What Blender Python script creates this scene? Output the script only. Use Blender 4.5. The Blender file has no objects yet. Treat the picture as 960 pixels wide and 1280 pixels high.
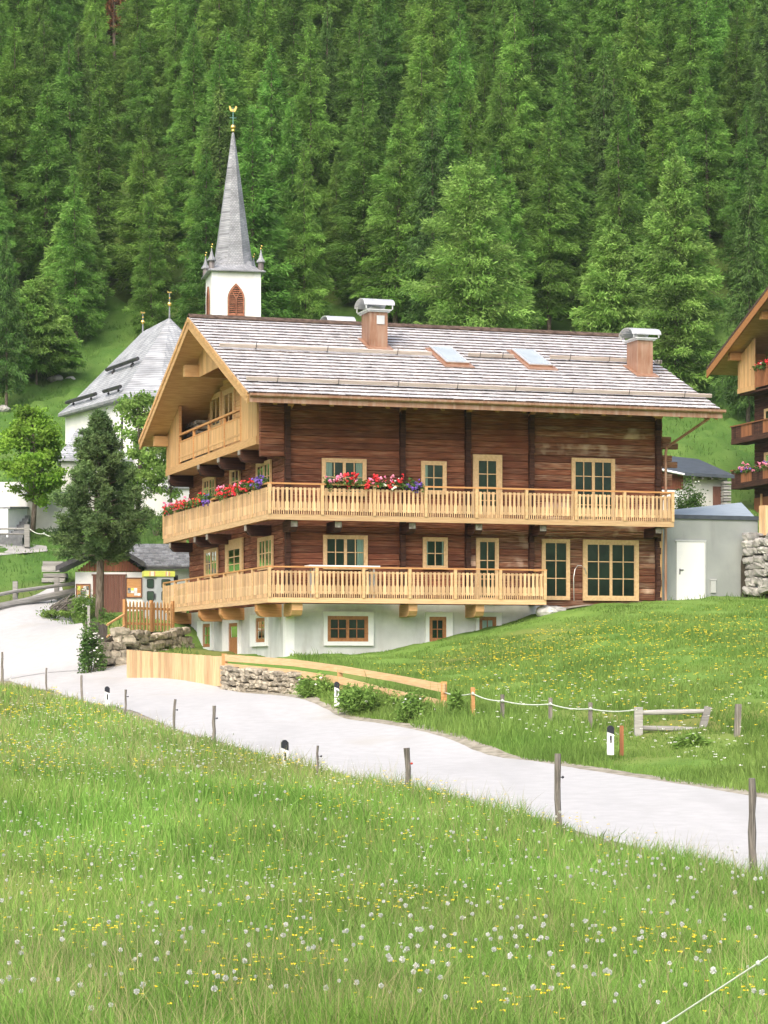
import bpy, bmesh, math, random
import numpy as np
from mathutils import Vector, Matrix
R = math.radians
rnd = random.Random(7)
NR = np.random.default_rng(11)
scene = bpy.context.scene
COL = scene.collection

# ------------------------------------------------------------------ measuring the photograph (960 x 1280 pixels, eye at z = 0)
FPX, HOR = 2977.0, 835.0
def at(px, py, d):
    return Vector(((px - 480) / FPX * d, d, (HOR - py) / FPX * d))
class Frame:
    """A plan frame (u to the right along a facade, v going back) standing at O, turned by th."""
    def __init__(s, O, th):
        s.O = np.array(O[:2], float); s.th = th
        s.U = np.array([math.cos(th), math.sin(th)]); s.V = np.array([-math.sin(th), math.cos(th)])
    def w(s, u, v, z=0):
        p = s.O + u * s.U + v * s.V
        return Vector((p[0], p[1], z))
    def u(s, px, v):
        k = (px - 480) / FPX; q = s.O + v * s.V
        return (k * q[1] - q[0]) / (s.U[0] - k * s.U[1])
    def v(s, px, u):
        k = (px - 480) / FPX; q = s.O + u * s.U
        return (k * q[1] - q[0]) / (s.V[0] - k * s.V[1])
    def z(s, py, u, v):
        return (HOR - py) * (s.O + u * s.U + v * s.V)[1] / FPX
    def local(s, p):
        d = np.array([p[0], p[1]]) - s.O
        return float(d @ s.U), float(d @ s.V)

# ------------------------------------------------------------------ materials
MATS = {}
def mat(name, c1, c2=None, rough=0.8, scale=(1, 1, 1), ns=4.0, detail=5, tone=0.25, bump=0.0, metal=0.0, spec=0.3,
        ramp=(0.35, 0.65), trans=0.0, orand=0.0, streak=None, big=None, bscale=None):
    m = bpy.data.materials.new(name); m.use_nodes = True
    nt = m.node_tree; N = nt.nodes; L = nt.links
    for n in list(N): N.remove(n)
    out = N.new('ShaderNodeOutputMaterial'); pb = N.new('ShaderNodeBsdfPrincipled')
    L.new(pb.outputs[0], out.inputs[0])
    pb.inputs['Roughness'].default_value = rough; pb.inputs['Metallic'].default_value = metal
    pb.inputs['Specular IOR Level'].default_value = spec
    tc = N.new('ShaderNodeTexCoord'); mp = N.new('ShaderNodeMapping'); mp.inputs['Scale'].default_value = scale
    L.new(tc.outputs['Object'], mp.inputs[0])
    no = N.new('ShaderNodeTexNoise'); no.inputs['Scale'].default_value = ns; no.inputs['Detail'].default_value = detail
    L.new(mp.outputs[0], no.inputs['Vector'])
    cr = N.new('ShaderNodeValToRGB'); e = cr.color_ramp.elements
    e[0].position, e[1].position = ramp
    e[0].color = (*c1, 1); e[1].color = (*(c2 or c1), 1)
    L.new(no.outputs[0], cr.inputs[0])
    col = cr.outputs[0]
    def mixc(fac, a, b, typ='MIX'):
        mx = N.new('ShaderNodeMix'); mx.data_type = 'RGBA'; mx.blend_type = typ
        for s_, v_ in ((mx.inputs[0], fac), (mx.inputs[6], a), (mx.inputs[7], b)):
            if hasattr(v_, 'links'): L.new(v_, s_)
            elif isinstance(v_, tuple): s_.default_value = (*v_, 1)
            else: s_.default_value = v_
        return mx.outputs[2]
    if streak:                                    # (colour, stretch, scale, lo, hi) weather streaks with a shape of their own
        sc_, st_, s2, lo, hi = streak
        mp2 = N.new('ShaderNodeMapping'); mp2.inputs['Scale'].default_value = st_
        L.new(tc.outputs['Object'], mp2.inputs[0])
        n2 = N.new('ShaderNodeTexNoise'); n2.inputs['Scale'].default_value = s2; n2.inputs['Detail'].default_value = 6
        L.new(mp2.outputs[0], n2.inputs['Vector'])
        mr = N.new('ShaderNodeMapRange'); mr.inputs[1].default_value = lo; mr.inputs[2].default_value = hi
        L.new(n2.outputs[0], mr.inputs[0])
        col = mixc(mr.outputs[0], col, sc_)
    if big:                                       # (colour, scale, lo, hi) broad patches
        bc, s3, lo, hi = big
        n3 = N.new('ShaderNodeTexNoise'); n3.inputs['Scale'].default_value = s3; n3.inputs['Detail'].default_value = 3
        L.new(tc.outputs['Object'], n3.inputs['Vector'])
        mr = N.new('ShaderNodeMapRange'); mr.inputs[1].default_value = lo; mr.inputs[2].default_value = hi
        L.new(n3.outputs[0], mr.inputs[0])
        col = mixc(mr.outputs[0], col, bc)
    if tone:
        a = N.new('ShaderNodeAttribute'); a.attribute_name = 'tone'
        mr = N.new('ShaderNodeMapRange'); mr.inputs[3].default_value = 1 - tone; mr.inputs[4].default_value = 1 + tone
        L.new(a.outputs['Fac'], mr.inputs[0])
        cmb = N.new('ShaderNodeCombineColor')
        for i in range(3): L.new(mr.outputs[0], cmb.inputs[i])
        col = mixc(1.0, col, cmb.outputs[0], 'MULTIPLY')
    if orand:
        oi = N.new('ShaderNodeObjectInfo'); hs = N.new('ShaderNodeHueSaturation')
        mr = N.new('ShaderNodeMapRange'); mr.inputs[3].default_value = 0.5 - 0.014; mr.inputs[4].default_value = 0.5 + 0.010
        L.new(oi.outputs['Random'], mr.inputs[0]); L.new(mr.outputs[0], hs.inputs['Hue'])
        w = N.new('ShaderNodeTexWhiteNoise'); w.noise_dimensions = '1D'; L.new(oi.outputs['Random'], w.inputs['W'])
        mr2 = N.new('ShaderNodeMapRange'); mr2.inputs[3].default_value = 1 - orand; mr2.inputs[4].default_value = 1 + orand
        L.new(w.outputs[0], mr2.inputs[0]); L.new(mr2.outputs[0], hs.inputs['Value'])
        L.new(col, hs.inputs['Color']); col = hs.outputs[0]
    L.new(col, pb.inputs['Base Color'])
    if bump:
        bn = no
        if bscale:
            bn = N.new('ShaderNodeTexNoise'); bn.inputs['Scale'].default_value = bscale; bn.inputs['Detail'].default_value = 6
            L.new(mp.outputs[0], bn.inputs['Vector'])
        b = N.new('ShaderNodeBump'); b.inputs['Strength'].default_value = bump; b.inputs['Distance'].default_value = 0.05
        L.new(bn.outputs[0], b.inputs['Height']); L.new(b.outputs[0], pb.inputs['Normal'])
    if trans:
        t = N.new('ShaderNodeBsdfTranslucent'); L.new(col, t.inputs[0])
        ms = N.new('ShaderNodeMixShader'); ms.inputs[0].default_value = trans
        L.new(pb.outputs[0], ms.inputs[1]); L.new(t.outputs[0], ms.inputs[2]); L.new(ms.outputs[0], out.inputs[0])
    MATS[name] = m
    return m

def glass_mat():
    m = bpy.data.materials.new('window_glass'); m.use_nodes = True
    nt = m.node_tree; N = nt.nodes; L = nt.links
    for n in list(N): N.remove(n)
    out = N.new('ShaderNodeOutputMaterial'); tr = N.new('ShaderNodeBsdfTransparent'); gl = N.new('ShaderNodeBsdfGlossy')
    tr.inputs[0].default_value = (0.62, 0.78, 0.68, 1)
    gl.inputs['Roughness'].default_value = 0.04; gl.inputs['Color'].default_value = (0.9, 1, 0.95, 1)
    fr = N.new('ShaderNodeFresnel'); fr.inputs[0].default_value = 1.5
    tc = N.new('ShaderNodeTexCoord'); no = N.new('ShaderNodeTexNoise'); no.inputs['Scale'].default_value = 2.5
    L.new(tc.outputs['Object'], no.inputs[0])
    b = N.new('ShaderNodeBump'); b.inputs['Strength'].default_value = 0.0; L.new(no.outputs[0], b.inputs['Height']); L.new(b.outputs[0], gl.inputs['Normal'])
    ms = N.new('ShaderNodeMixShader')
    L.new(fr.outputs[0], ms.inputs[0]); L.new(tr.outputs[0], ms.inputs[1]); L.new(gl.outputs[0], ms.inputs[2]); L.new(ms.outputs[0], out.inputs[0])
    MATS['window_glass'] = m
    return m

def brick_mat(name, c1, c2, mortar, scale, rough=0.7, row=0.25, width=0.5, ms=0.03, vert=True, bump=0.4):
    """Small overlapping slates laid in courses up a wall or a roof."""
    m = bpy.data.materials.new(name); m.use_nodes = True
    nt = m.node_tree; N = nt.nodes; L = nt.links
    pb = N['Principled BSDF']; pb.inputs['Roughness'].default_value = rough
    tc = N.new('ShaderNodeTexCoord'); sp = N.new('ShaderNodeSeparateXYZ'); L.new(tc.outputs['Object'], sp.inputs[0])
    ad = N.new('ShaderNodeMath'); ad.operation = 'ADD'; L.new(sp.outputs[0], ad.inputs[0]); L.new(sp.outputs[1], ad.inputs[1])
    cb = N.new('ShaderNodeCombineXYZ'); L.new(ad.outputs[0], cb.inputs[0]); L.new(sp.outputs[2], cb.inputs[1])
    br = N.new('ShaderNodeTexBrick'); br.inputs['Scale'].default_value = scale; br.inputs['Row Height'].default_value = row
    br.inputs['Brick Width'].default_value = width; br.inputs['Mortar Size'].default_value = ms
    br.inputs['Color1'].default_value = (*c1, 1); br.inputs['Color2'].default_value = (*c2, 1); br.inputs['Mortar'].default_value = (*mortar, 1)
    L.new(cb.outputs[0], br.inputs['Vector'])
    no = N.new('ShaderNodeTexNoise'); no.inputs['Scale'].default_value = 1.3; no.inputs['Detail'].default_value = 6; L.new(tc.outputs['Object'], no.inputs[0])
    mr = N.new('ShaderNodeMapRange'); mr.inputs[1].default_value = .3; mr.inputs[2].default_value = .7; mr.inputs[3].default_value = .72; mr.inputs[4].default_value = 1.2
    L.new(no.outputs[0], mr.inputs[0])
    hs = N.new('ShaderNodeHueSaturation'); L.new(br.outputs[0], hs.inputs['Color']); L.new(mr.outputs[0], hs.inputs['Value'])
    L.new(hs.outputs[0], pb.inputs['Base Color'])
    b = N.new('ShaderNodeBump'); b.inputs['Strength'].default_value = bump; b.inputs['Distance'].default_value = .03
    b.invert = True
    L.new(br.outputs['Fac'], b.inputs['Height']); L.new(b.outputs[0], pb.inputs['Normal'])
    MATS[name] = m
    return m

HZ = (0.5, 0.5, 9)      # grain lying level
VT = (9, 9, 0.5)        # grain standing
glass_mat()
mat('painted_interior_shade', (0.022, 0.05, 0.034), (0.065, 0.11, 0.075), 0.9, ns=1.2, tone=0)  # dark green stands in for shade indoors and the slope mirrored in glass
mat('curtain', (0.62, 0.66, 0.66), (0.75, 0.77, 0.76), 0.9, VT, 3)
mat('old_log', (0.085, 0.027, 0.014), (0.315, 0.115, 0.058), 0.85, (0.6, 0.6, 18), 3.4, 9, 0.3, 0.8,
    streak=((0.40, 0.22, 0.135), (0.4, 0.4, 11), 2.6, 0.50, 0.76), ramp=(0.36, 0.66), big=((0.16, 0.05, 0.027), 0.7, 0.54, 0.72))
mat('weathered_log', (0.10, 0.038, 0.022), (0.36, 0.165, 0.09), 0.88, (0.6, 0.6, 18), 3.4, 9, 0.32, 0.8, big=((0.50, 0.36, 0.265), 1.0, 0.55, 0.66),
    streak=((0.46, 0.34, 0.24), (0.4, 0.4, 10), 2.8, 0.5, 0.74), ramp=(0.38, 0.66))
mat('dark_log', (0.03, 0.012, 0.008), (0.085, 0.037, 0.022), 0.85, (0.4, 0.4, 10), 3, 6, 0.35, 0.4)
mat('log_end', (0.16, 0.14, 0.115), (0.34, 0.32, 0.28), 0.9, ns=9, tone=0.2)
mat('new_larch', (0.47, 0.27, 0.115), (0.60, 0.375, 0.185), 0.6, HZ, 4, 6, 0.14, 0.1)
mat('new_larch_upright', (0.45, 0.26, 0.11), (0.61, 0.385, 0.195), 0.6, VT, 4, 6, 0.17, 0.1)
GREY = ((0.42, 0.33, 0.235), VT, 1.1, 0.60, 0.80)
mat('pale_larch', (0.53, 0.345, 0.18), (0.66, 0.46, 0.26), 0.65, HZ, 4, 6, 0.2, 0.1, streak=((0.45, 0.33, 0.215), (0.4, 0.4, 6), 1.4, 0.58, 0.8))
mat('pale_larch_upright', (0.50, 0.32, 0.165), (0.67, 0.465, 0.27), 0.65, VT, 4, 6, 0.27, 0.1, streak=((0.45, 0.33, 0.215), (7, 7, 0.5), 1.4, 0.58, 0.8))
mat('amber_larch', (0.42, 0.20, 0.075), (0.55, 0.30, 0.125), 0.6, HZ, 4, 6, 0.14, 0.1)
mat('window_larch', (0.53, 0.355, 0.18), (0.64, 0.455, 0.25), 0.5, (3, 3, 3), 4, 6, 0.06)
mat('window_brown', (0.30, 0.13, 0.05), (0.40, 0.19, 0.075), 0.5, (3, 3, 3), 4, 6, 0.06)
mat('plaster', (0.52, 0.54, 0.535), (0.62, 0.635, 0.63), 0.9, streak=((0.44, 0.44, 0.42), (1.6, 1.6, 0.35), 1.6, 0.56, 0.78), ns=2.2, tone=0.03, bump=0.15, bscale=35, big=((0.50, 0.51, 0.50), 0.6, 0.5, 0.75))
mat('white_paint', (0.74, 0.76, 0.77), (0.82, 0.83, 0.83), 0.8, ns=3, tone=0.02, bump=0.05, bscale=30)
mat('church_plaster', (0.70, 0.71, 0.70), (0.82, 0.82, 0.81), 0.9, ns=1.2, tone=0.03, bump=0.1, bscale=20)
mat('old_plaster', (0.42, 0.43, 0.40), (0.62, 0.62, 0.58), 0.9, ns=1.1, tone=0.05, bump=0.2, bscale=20)
mat('grey_render', (0.28, 0.305, 0.30), (0.34, 0.365, 0.36), 0.9, streak=((0.235, 0.25, 0.245), (2, 2, 0.3), 1.3, 0.56, 0.8), ns=1.0, tone=0.02, bump=0.08, bscale=50)
mat('dark_sheet', (0.05, 0.062, 0.078), (0.075, 0.09, 0.11), 0.45, ns=3, tone=0.05)
mat('blue_sheet', (0.33, 0.40, 0.46), (0.45, 0.52, 0.58), 0.5, (1, 8, 1), 2, tone=0.05, metal=0.2)
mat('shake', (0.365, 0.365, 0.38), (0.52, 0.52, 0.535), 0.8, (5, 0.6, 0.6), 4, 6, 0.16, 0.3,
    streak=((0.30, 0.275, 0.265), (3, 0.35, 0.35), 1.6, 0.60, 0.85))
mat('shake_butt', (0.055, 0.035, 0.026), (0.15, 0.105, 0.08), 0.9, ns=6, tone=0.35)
mat('guard_wood', (0.36, 0.30, 0.255), (0.50, 0.44, 0.39), 0.8, HZ, 3, tone=0.15)
mat('copper', (0.29, 0.145, 0.085), (0.41, 0.235, 0.155), 0.5, ns=1.6, tone=0.08, metal=0.35, spec=0.5, streak=((0.44, 0.30, 0.22), (6, 6, 0.6), 1.5, 0.45, 0.7))
mat('zinc', (0.62, 0.63, 0.63), (0.74, 0.75, 0.75), 0.35, ns=2, tone=0.03, metal=0.5)
mat('skylight_glass', (0.36, 0.41, 0.42), (0.46, 0.51, 0.52), 0.08, ns=1, tone=0, spec=0.9)  # pale base colour stands in for the sky mirrored in the pane
mat('slate_grey', (0.20, 0.215, 0.235), (0.30, 0.315, 0.335), 0.7, ns=3, tone=0.2)
brick_mat('church_slate', (0.28, 0.30, 0.325), (0.40, 0.42, 0.445), (0.18, 0.195, 0.215), 4.0, row=.5, width=.9, ms=.06)
brick_mat('spire_slate', (0.235, 0.25, 0.27), (0.34, 0.355, 0.38), (0.16, 0.17, 0.19), 5.0, row=.5, width=.8, ms=.06)
mat('tile_grey', (0.135, 0.145, 0.155), (0.20, 0.21, 0.22), 0.75, ns=6, tone=0.3)
mat('red_board', (0.17, 0.055, 0.033), (0.26, 0.095, 0.055), 0.8, VT, 4, tone=0.25)
mat('brown_door', (0.12, 0.055, 0.04), (0.19, 0.09, 0.065), 0.75, VT, 4, tone=0.18)
mat('orange_board', (0.20, 0.078, 0.036), (0.31, 0.13, 0.058), 0.75, VT, 4, tone=0.2)
mat('gold', (0.85, 0.58, 0.16), (0.95, 0.68, 0.22), 0.25, ns=2, tone=0, metal=0.9)
mat('iron', (0.03, 0.032, 0.035), (0.06, 0.06, 0.065), 0.5, ns=3, tone=0.1)
mat('green_copper', (0.10, 0.22, 0.20), (0.16, 0.30, 0.27), 0.7, ns=3, tone=0.05)
mat('pinnacle_metal', (0.13, 0.11, 0.11), (0.24, 0.22, 0.225), 0.6, ns=3, tone=0.1)
mat('louvre', (0.20, 0.08, 0.045), (0.30, 0.13, 0.075), 0.75, ns=5, tone=0.25)
mat('stone', (0.22, 0.195, 0.15), (0.44, 0.395, 0.315), 0.9, ns=5, detail=7, tone=0.34, bump=0.6, bscale=11)
mat('pale_stone', (0.24, 0.24, 0.23), (0.46, 0.455, 0.435), 0.9, ns=3, detail=7, tone=0.25, bump=0.6, bscale=9)
mat('gap_earth', (0.035, 0.03, 0.022), (0.07, 0.06, 0.045), 1.0, ns=5, tone=0.1)
mat('grey_wood', (0.11, 0.10, 0.088), (0.25, 0.23, 0.205), 0.85, VT, 6, tone=0.2, bump=0.4)
mat('silver_wood', (0.22, 0.215, 0.205), (0.36, 0.355, 0.34), 0.85, HZ, 4, tone=0.25, bump=0.3)
mat('bark', (0.085, 0.066, 0.05), (0.19, 0.16, 0.13), 0.95, (6, 6, 1.5), 3, tone=0.1, bump=0.7)
mat('red_bark', (0.14, 0.085, 0.06), (0.26, 0.18, 0.135), 0.95, (5, 5, 2.5), 3, tone=0.1, bump=0.7)
mat('white_plastic', (0.78, 0.79, 0.80), (0.82, 0.82, 0.82), 0.4, ns=2, tone=0)
mat('black_plastic', (0.02, 0.022, 0.03), (0.035, 0.037, 0.05), 0.45, ns=2, tone=0)
mat('red_plastic', (0.5, 0.05, 0.03), None, 0.5, tone=0)
mat('rope', (0.46, 0.52, 0.44), (0.60, 0.64, 0.58), 0.8, ns=30, tone=0)
mat('booth_grey', (0.42, 0.465, 0.485), (0.50, 0.54, 0.56), 0.5, ns=2, tone=0.03)
mat('booth_yellow', (0.62, 0.68, 0.12), (0.70, 0.75, 0.18), 0.5, ns=2, tone=0.02)
mat('booth_pink', (0.70, 0.30, 0.24), None, 0.5, tone=0)
mat('booth_cream', (0.80, 0.76, 0.62), None, 0.5, tone=0)
mat('paper', (0.62, 0.64, 0.66), (0.74, 0.75, 0.75), 0.7, ns=5, tone=0.3)
mat('poster_dark', (0.06, 0.065, 0.07), (0.35, 0.36, 0.36), 0.6, ns=16, ramp=(0.4, 0.6), tone=0.2)
mat('asphalt_pale', (0.39, 0.395, 0.40), (0.43, 0.435, 0.44), 0.9, ns=3.5, detail=8, tone=0, bump=0.12, bscale=60,
    streak=((0.355, 0.358, 0.362), (1.1, 0.25, 1), 0.55, 0.55, 0.75), big=((0.38, 0.37, 0.345), 0.35, 0.62, 0.78))
mat('gravel', (0.20, 0.185, 0.14), (0.36, 0.335, 0.275), 0.95, ns=5, detail=8, tone=0, bump=0.4, bscale=40)
mat('path_pale', (0.28, 0.28, 0.275), (0.36, 0.36, 0.35), 0.95, ns=2, detail=8, tone=0)
GR = dict(rough=0.75, spec=0.25)
mat('forest_floor', (0.045, 0.085, 0.02), (0.10, 0.155, 0.036), 0.95, ns=0.5, detail=8, tone=0, bump=1.0, bscale=6, spec=0.1)
mat('slope_ground', (0.055, 0.125, 0.024), (0.105, 0.19, 0.042), 0.95, ns=0.5, detail=9, tone=0, bump=0.9, bscale=8, big=((0.13, 0.16, 0.05), 0.10, 0.52, 0.7), spec=0.1)
mat('slope_blade', (0.07, 0.155, 0.03), (0.13, 0.225, 0.05), ns=0.35, tone=0.35, trans=0.3, rough=0.75, spec=0.25)
mat('ground_grass', (0.095, 0.185, 0.034), (0.155, 0.26, 0.055), 0.95, ns=0.55, detail=9, tone=0, bump=0.8, bscale=9,
    big=((0.17, 0.19, 0.055), 0.11, 0.50, 0.68), spec=0.1)
mat('meadow_blade', (0.15, 0.305, 0.05), (0.245, 0.41, 0.09), ns=0.45, tone=0.5, trans=0.35, big=((0.255, 0.345, 0.08), 0.16, 0.50, 0.72), **GR)
mat('seed_blade', (0.33, 0.32, 0.14), (0.42, 0.38, 0.2), ns=0.8, tone=0.35, trans=0.3, **GR)
mat('lawn_blade', (0.125, 0.23, 0.042), (0.195, 0.30, 0.068), ns=0.35, tone=0.35, trans=0.3, **GR)
mat('weed_leaf', (0.14, 0.26, 0.05), (0.22, 0.35, 0.08), ns=1.2, tone=0.4, trans=0.3, **GR)
mat('larch_needle', (0.112, 0.25, 0.042), (0.19, 0.355, 0.072), ns=0.42, tone=0.36, trans=0.42, orand=0.22, **GR)
mat('bright_larch_needle', (0.165, 0.315, 0.062), (0.26, 0.42, 0.10), ns=0.6, tone=0.42, trans=0.35, **GR)
mat('spruce_needle', (0.058, 0.125, 0.028), (0.10, 0.19, 0.04), ns=0.5, tone=0.4, trans=0.2, orand=0.2, **GR)
mat('rust_needle', (0.16, 0.07, 0.03), (0.25, 0.12, 0.05), ns=0.5, tone=0.4, trans=0.2, **GR)
mat('stone_pine_needle', (0.08, 0.15, 0.052), (0.15, 0.235, 0.08), ns=0.9, tone=0.45, trans=0.18, **GR)
mat('maple_leaf', (0.145, 0.29, 0.03), (0.23, 0.38, 0.05), ns=0.8, tone=0.35, trans=0.4, **GR)
mat('birch_leaf', (0.15, 0.275, 0.055), (0.24, 0.37, 0.09), ns=0.8, tone=0.35, trans=0.4, **GR)
mat('dark_leaf', (0.04, 0.075, 0.025), (0.085, 0.12, 0.04), ns=0.8, tone=0.4, trans=0.2, **GR)
mat('bush_leaf', (0.06, 0.135, 0.03), (0.12, 0.21, 0.05), ns=1.5, tone=0.4, trans=0.3, **GR)
mat('petal_red', (0.62, 0.02, 0.03), (0.75, 0.05, 0.06), 0.6, ns=6, tone=0.3)
mat('petal_pink', (0.78, 0.16, 0.34), (0.85, 0.35, 0.48), 0.6, ns=6, tone=0.25)
mat('petal_violet', (0.12, 0.06, 0.36), (0.22, 0.12, 0.5), 0.6, ns=6, tone=0.3)
mat('petal_white', (0.75, 0.75, 0.70), (0.82, 0.82, 0.79), 0.7, ns=6, tone=0.12)
mat('petal_yellow', (0.80, 0.58, 0.02), (0.85, 0.68, 0.05), 0.6, ns=6, tone=0.12)
mat('puff', (0.62, 0.635, 0.60), (0.76, 0.77, 0.74), 0.9, ns=6, tone=0.15, trans=0.3)

# ------------------------------------------------------------------ mesh helpers
class MB:
    def __init__(s, xf=None):
        s.v, s.f, s.t, s.m = [], [], [], []; s.xf = xf
    def add(s, vs, fs, tone=None, mi=0):
        o = len(s.v); t = rnd.random() if tone is None else tone
        s.v += [tuple(s.xf(*p)) if s.xf else tuple(p) for p in vs]
        for i, f in enumerate(fs):
            s.f.append([o + k for k in f]); s.t.append(t); s.m.append(mi[i] if isinstance(mi, (list, tuple)) else mi)
    def box(s, a0, a1, b0, b1, c0, c1, tone=None, mi=0):
        s.add([(a0, b0, c0), (a1, b0, c0), (a1, b1, c0), (a0, b1, c0), (a0, b0, c1), (a1, b0, c1), (a1, b1, c1), (a0, b1, c1)],
              [(0, 3, 2, 1), (4, 5, 6, 7), (0, 1, 5, 4), (1, 2, 6, 5), (2, 3, 7, 6), (3, 0, 4, 7)], tone, mi)
    def log(s, a0, a1, b0, b1, c0, c1, ch=0.03, tone=None, mi=0):
        """A beam along the first axis with worn, chamfered long edges."""
        pr = [(b0 + ch, c0), (b1 - ch, c0), (b1, c0 + ch), (b1, c1 - ch), (b1 - ch, c1), (b0 + ch, c1), (b0, c1 - ch), (b0, c0 + ch)]
        n = 8
        s.add([(a0, p, q) for p, q in pr] + [(a1, p, q) for p, q in pr],
              [tuple(range(n)), tuple(range(2 * n - 1, n - 1, -1))] + [(i, (i + 1) % n, n + (i + 1) % n, n + i) for i in range(n)], tone, mi)
    def prism(s, poly, fn, t0, t1, tone=None, mi=0):
        """poly: 2-D outline; fn(p, q, t) -> point"""
        n = len(poly)
        s.add([fn(p, q, t0) for p, q in poly] + [fn(p, q, t1) for p, q in poly],
              [tuple(range(n - 1, -1, -1)), tuple(range(n, 2 * n))] + [(i, (i + 1) % n, n + (i + 1) % n, n + i) for i in range(n)], tone, mi)
    def tube(s, pts, rad, n=8, tone=None, mi=0, cap=True):
        pts = [Vector(p) for p in pts]; vs = []; fs = []
        for i, p in enumerate(pts):
            d = (pts[min(i + 1, len(pts) - 1)] - pts[max(i - 1, 0)]).normalized()
            x = d.orthogonal().normalized() if abs(d.z) < .9 else Vector((1, 0, 0)).cross(d).normalized()
            y = d.cross(x)
            r = rad[i] if isinstance(rad, (list, tuple)) else rad
            vs += [tuple(p + (x * math.cos(2 * math.pi * k / n) + y * math.sin(2 * math.pi * k / n)) * r) for k in range(n)]
        for i in range(len(pts) - 1):
            fs += [(i * n + k, i * n + (k + 1) % n, (i + 1) * n + (k + 1) % n, (i + 1) * n + k) for k in range(n)]
        if cap:
            fs += [tuple(range(n - 1, -1, -1)), tuple(range((len(pts) - 1) * n, len(pts) * n))]
        s.add(vs, fs, tone, mi)
    def ball(s, c, r, sub=1, tone=None, mi=0, sq=(1, 1, 1), jit=0.0):
        bm = bmesh.new(); bmesh.ops.create_icosphere(bm, subdivisions=sub, radius=1)
        vs = []
        for v in bm.verts:
            k = 1 + jit * (rnd.random() - .5) * 2
            vs.append((c[0] + v.co.x * r * sq[0] * k, c[1] + v.co.y * r * sq[1] * k, c[2] + v.co.z * r * sq[2] * k))
        s.add(vs, [tuple(v.index for v in f.verts) for f in bm.faces], tone, mi); bm.free()
    def build(s, name, m, parent=None, label=None, smooth=False, fix=True):
        me = bpy.data.meshes.new(name); me.from_pydata(s.v, [], s.f)
        ms = m if isinstance(m, (list, tuple)) else [m]
        for k in ms: me.materials.append(MATS[k])
        a = me.attributes.new('tone', 'FLOAT', 'FACE'); a.data.foreach_set('value', s.t)
        me.polygons.foreach_set('material_index', s.m)
        if fix:
            bm = bmesh.new(); bm.from_mesh(me); bmesh.ops.recalc_face_normals(bm, faces=bm.faces); bm.to_mesh(me); bm.free()
        if smooth: me.polygons.foreach_set('use_smooth', [True] * len(me.polygons))
        me.update()
        o = bpy.data.objects.new(name, me); COL.objects.link(o)
        if parent is not None: attach(o, parent)
        if label: o['label'] = label
        return o
def attach(o, parent):
    o.parent = parent
    if 'off' in OFF.get(parent.name, {}): o.location = OFF[parent.name]['off']
OFF = {}
def np_mesh(name, verts, quads, tone, mats, parent=None, mi=None):
    me = bpy.data.meshes.new(name)
    n, k = len(quads), quads.shape[1]
    me.vertices.add(len(verts)); me.vertices.foreach_set('co', np.ascontiguousarray(verts, np.float32).ravel())
    me.loops.add(n * k); me.loops.foreach_set('vertex_index', np.ascontiguousarray(quads, np.int32).ravel())
    me.polygons.add(n); me.polygons.foreach_set('loop_start', np.arange(0, n * k, k, dtype=np.int32))
    for x in (mats if isinstance(mats, (list, tuple)) else [mats]): me.materials.append(MATS[x])
    if mi is not None: me.polygons.foreach_set('material_index', np.ascontiguousarray(mi, np.int32))
    a = me.attributes.new('tone', 'FLOAT', 'FACE'); a.data.foreach_set('value', np.ascontiguousarray(tone, np.float32))
    me.update(calc_edges=True); me.validate()
    o = bpy.data.objects.new(name, me); COL.objects.link(o)
    if parent is not None: attach(o, parent)
    return o
def tag(o, label, cat, group=None, kind=None):
    o['label'] = label; o['category'] = cat
    if group: o['group'] = group
    if kind: o['kind'] = kind
    return o
def structure(o, kind='structure'):
    o['kind'] = kind; return o
def thing(name, label, cat, loc, rz=0.0, group=None, frame=None):
    """An Empty at the thing's base. With frame=(Frame, u, v, z) its parts are written in that frame's own coordinates."""
    o = bpy.data.objects.new(name, None); COL.objects.link(o); o.empty_display_size = .3
    if frame:
        f, u, v, z = frame
        o.location = f.w(u, v, z); o.rotation_euler = (0, 0, f.th); OFF[o.name] = {'off': (-u, -v, -z)}
    else:
        o.location = loc; o.rotation_euler = (0, 0, rz)
    return tag(o, label, cat, group)
def copy_tree(o, loc, rz, sc, label, group):
    r = o.copy(); COL.objects.link(r); r.location = loc; r.rotation_euler = (0, 0, rz); r.scale = sc
    r['label'] = label; r['group'] = group
    for ch in o.children:
        c = ch.copy(); COL.objects.link(c); c.parent = r
    return r

# ------------------------------------------------------------------ camera, light, sky
cam = bpy.data.cameras.new('camera'); co = bpy.data.objects.new('camera', cam); COL.objects.link(co)
cam.sensor_fit = 'VERTICAL'; cam.sensor_height = 36; cam.lens = FPX / 1280 * 36; cam.shift_y = (HOR - 640) / 1280
cam.clip_end = 2000; cam.clip_start = 0.1
co.rotation_euler = (R(90), 0, 0); scene.camera = co
SUN_EL, SUN_AZ = R(48), R(202)      # azimuth clockwise from +Y: behind the camera, a little to the left
w = bpy.data.worlds.new('World'); scene.world = w; w.use_nodes = True
bg = w.node_tree.nodes['Background']
sky = w.node_tree.nodes.new('ShaderNodeTexSky'); sky.sky_type = 'NISHITA'; sky.sun_disc = False
sky.sun_elevation = SUN_EL; sky.sun_rotation = SUN_AZ; sky.air_density = 1.0; sky.dust_density = 6.0; sky.ozone_density = 0.3
w.node_tree.links.new(sky.outputs[0], bg.inputs[0]); bg.inputs[1].default_value = 0.15
sl = bpy.data.lights.new('sun', 'SUN'); so = bpy.data.objects.new('sun', sl); COL.objects.link(so)
sl.energy = 0.95; sl.angle = R(70); sl.color = (1.0, 0.98, 0.945)
sd = Vector((math.sin(SUN_AZ) * math.cos(SUN_EL), math.cos(SUN_AZ) * math.cos(SUN_EL), math.sin(SUN_EL)))
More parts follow.
